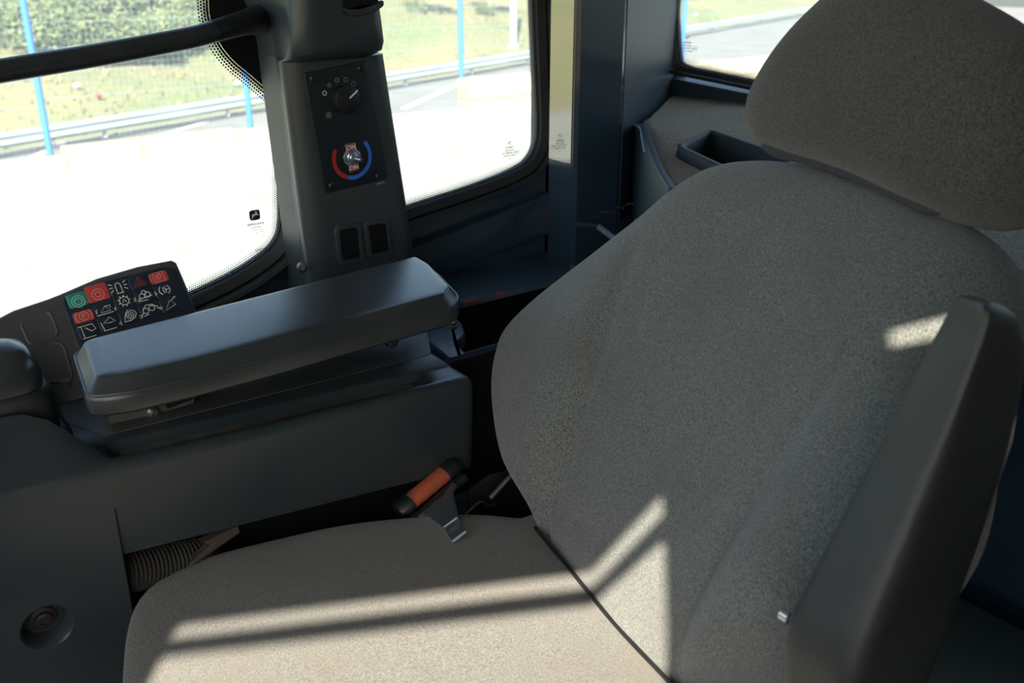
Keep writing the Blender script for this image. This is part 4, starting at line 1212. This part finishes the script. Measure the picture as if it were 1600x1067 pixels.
# recliner hardware between cushion and backrest
q = [ax(px, py, .905) for px, py in ((735, 770), (770, 745), (800, 738), (830, 770), (840, 830), (735, 830))]
link('recliner_plate', slab(q, -X, .008, .001), BLACK, SE)
link('recliner_lever', tube(catmull([ax(px, py, .893) for px, py in ((766, 778), (783, 760), (800, 742), (818, 728))], 18, False), .0040, 10), SCREWM, SE)
link('recliner_spring', tube(catmull([ax(px, py, .895) for px, py in ((725, 806), (742, 790), (752, 784), (765, 790), (774, 788))], 20, False), .0016, 8), SCREWM, SE)
link('recliner_bolt', lathe(ax(783, 789, .905), -X, [(.006, 0), (.006, .003), (.0005, .004)], 6), BLACK, SE)
# left armrest, folded up
def fa(px, py, x): return ax(px, py, x)
XN, XF_ = .252, .312
secsA = []
for (ff, fn, bn) in (((1262, 1128), (1330, 1150), (1425, 1150)), ((1216, 1062), (1330, 1085), (1462, 1085)), ((1213, 1000), (1345, 1040), (1484, 1030)), ((1226, 952), (1364, 985), (1506, 970)),
                     ((1300, 815), (1418, 840), (1556, 830)), ((1372, 680), (1470, 700), (1600, 690)), ((1428, 572), (1508, 592), (1617, 590)), ((1462, 510), (1530, 530), (1618, 545)), ((1478, 482), (1538, 500), (1606, 522))):
    A_, B_, C_ = fa(*ff, XF_), fa(*fn, XN), fa(*bn, XN)
    D_ = C_ + (A_ - B_) * 1.0
    secsA.append(rounded([A_, B_, C_, D_], [.016, .020, .030, .03], 5))
def shrink(lp, k, d):
    c = sum(lp, V()) / len(lp); return [c + (p - c) * k + d for p in lp]
dv = (sum(secsA[-1], V()) - sum(secsA[-2], V())) / len(secsA[-1]); dv.normalize()
secsA += [shrink(secsA[-1], .94, dv * .006), shrink(secsA[-1], .80, dv * .011), shrink(secsA[-1], .5, dv * .014), shrink(secsA[-1], .1, dv * .0145)]
FA = link('folded_armrest', loft(secsA), ARMM, SE)
ctr = [sum(s, V()) / len(s) for s in secsA[:9]]
seam = []
for s in secsA[1:9]:
    c = sum(s, V()) / len(s); seam.append(s[8].lerp(s[14], .42))
link('side_groove', tube([p - X * .0 for p in seam], .0018, 6), BLACK, FA)
link('armrest_pivot', lathe(ax(1229, 962, .345), -X, [(.005, -.004), (.005, .003), (.003, .005), (.0005, .005)], 14), CHROME, SE)

# ------------------------------------------------------------------ seat belt tongue lying on the cushion edge
SB = thing('seat_belt_tongue', 'chrome seat belt tongue with orange webbing on the cushion edge', 'seat belt', az(690, 800, .505))
T_ = az(718, 838, .508); ra, rb2 = ax(640, 790, .925), ax(705, 738, .925)
bn_ = (rb2 - ra).cross(T_ - ra).normalized()
if bn_.dot(CAM - T_) < 0: bn_ = -bn_
def bp_(px, py, off=0.0): return at_plane(px, py, T_ + bn_ * off, bn_)
w_a, w_b = bp_(637, 787, .004), bp_(698, 737, .004)
axd = (w_b - w_a).normalized(); wd = bn_.cross(axd).normalized()
g = bmesh.new(); loops = []
for i in range(13):
    t = i / 12; c_ = w_a.lerp(w_b, t); lp = []
    for k in range(22):
        a_ = 6.28318 * k / 22
        r_ = .0125 * (1 + .05 * math.sin(i * 2.1 + k * .9))
        lp.append(c_ + wd * math.cos(a_) * r_ * 1.12 + bn_ * math.sin(a_) * r_ * .8)
    loops.append(lp)
link('orange_webbing', loft(loops), ORANGE, SB)
for c_, d_ in ((w_a, -1), (w_b, 1)):
    lp = []
    for tt, k_ in ((-.004, 1.08), (.010, 1.1), (.016, .9), (.018, .4)):
        lp.append([c_ + axd * d_ * tt + wd * math.cos(6.28318 * k / 18) * .0135 * k_ * 1.1 + bn_ * math.sin(6.28318 * k / 18) * .0125 * k_ * .85 for k in range(18)])
    link('end_guide', loft(lp), BLACK, SB)
fb = [bp_(px, py) for px, py in ((640, 806), (655, 795), (705, 750), (722, 738), (728, 742), (716, 752), (660, 806), (648, 814))]
link('guide_bar', slab(fb, bn_, .008, .002), KNOBM, SB)
outer = [(652, 806), (690, 776), (707, 754), (713, 757), (707, 769), (711, 786), (714, 800), (728, 830), (707, 846), (689, 819), (676, 812), (668, 804), (660, 803), (650, 812)]
hole = [(694, 824), (713, 809), (718, 824), (701, 835)]
ob = ccw([bp_(px, py, .003) for px, py in outer], bn_); hb_ = ccw([bp_(px, py, .003) for px, py in hole], bn_)
g = bmesh.new()
def ring_plate(o_, h_, n, th):
    from mathutils.geometry import tessellate_polygon
    rows = []
    for off in (0, -th):
        lo_ = [p + n * off for p in o_]; lh = [p + n * off for p in h_[::-1]]
        tri = tessellate_polygon([lo_, lh]); vv = [g.verts.new(p) for p in lo_ + lh]
        for t in tri:
            try: g.faces.new([vv[i] for i in t])
            except ValueError: pass
        rows.append(vv)
    no = len(o_)
    for rng in (range(no), range(no, no + len(h_))):
        r_ = list(rng)
        for i in range(len(r_)):
            a_, b_ = r_[i], r_[(i + 1) % len(r_)]
            g.faces.new((rows[0][a_], rows[0][b_], rows[1][b_], rows[1][a_]))
ring_plate(ob, hb_, bn_, .003)
link('tongue_plate', g, CHROME, SB, smooth=False)
link('slot_glint', tube([bp_(693, 824, .005), bp_(714, 809, .005)], .0012, 8), EDGEHI, SB)  # pale tube painting a glint on the slot edge
link('tongue_glint', tube([bp_(707, 846, .004), bp_(728, 830, .004)], .0014, 8), EDGEHI, SB)  # pale tube painting a glint on the tongue's end

# ================================================================== GLASS STAMPS (seen from inside, so mirrored)
def stamp(parent, c, e1, e2, lines, size, emblem=None, ring=None, m=STAMP):
    g = bmesh.new()
    for s, dy in lines: text_bm(s, size, c + e2 * dy, e1, e2, 0, g, .015)
    if ring:
        ribbons([circ(ring[0], ring[1], ring[2], 20)], size * .1, c, e1, e2, 0, g)
        text_bm('E3', ring[2] * 1.0, c + e1 * ring[0] + e2 * ring[1], e1, e2, 0, g)
    link('glass_stamp', g, m, parent, smooth=False)
gx = RX - .010
c_ = ax(398, 336, gx); me1 = Y; me2 = Z                                 # mirrored: text runs towards +y, which is leftwards from inside
rot = math.radians(0)
sq = [(a, b) for a, b in circ(0, 0, 1, 28)][:-1]
def sup(a, e=.45): return math.copysign(abs(a) ** e, a)
g = patch([[(sup(a) * .0085, sup(b) * .0080) for a, b in sq]], c_, me1, me2, 0)
link('emblem_field', g, BLACK, W1, smooth=False)
deer = [(-.0062, -.0012), (-.0030, .0000), (.0010, -.0010), (.0046, -.0052), (.0060, -.0058), (.0044, -.0020), (.0050, .0010), (.0034, .0018), (.0008, .0020), (-.0012, .0026), (-.0004, .0058), (-.0034, .0060), (-.0032, .0034), (-.0048, .0020), (-.0044, .0004), (-.0064, .0004)]
link('emblem_animal', patch([deer], c_, me1, me2, -.0006), WHITE, W1, smooth=False)
stamp(W1, c_ - Z * .014, me1, me2, [('JOHN DEERE', 0)], .0046)
stamp(W1, c_ - Z * .023, me1, me2, [('LAMINATED  43R', .004), ('DOT 478  M 10', 0), ('AS2', -.005)], .0022, ring=(-.009, -.004, .004), m=STAMPL)
stamp(W1, ax(407, 388, gx), me1, me2, [('FUYAO', -.002)], .0052, m=STAMPL)
def stamp2(parent, c, e1, e2, k):
    g = ribbons([circ(0, 0, .0052 * k, 24)], .0004 * k, c, e1, e2, 0)
    patch([[(-.0034 * k, .0006 * k), (-.001 * k, .003 * k), (.0004 * k, 0), (.0034 * k, -.0006 * k), (.001 * k, -.003 * k), (-.0004 * k, 0)]], c, e1, e2, 0, g)
    link('stamp_emblem', g, STAMP, parent, smooth=False)
    stamp(parent, c, e1, e2, [('TEMPERED', -.009 * k), ('43R-001582', -.014 * k), ('DOT 459 M70 AS2', -.019 * k), ('SAFETY GLASS', -.024 * k), ('6', -.029 * k)], .0042 * k, ring=(-.019 * k, -.019 * k, .0045 * k))
stamp2(W2, ax(796, 223, gx), Y, Z, .95)
stamp2(W3, rear(1074, 59, .004), -RWd, Z, 1.15)
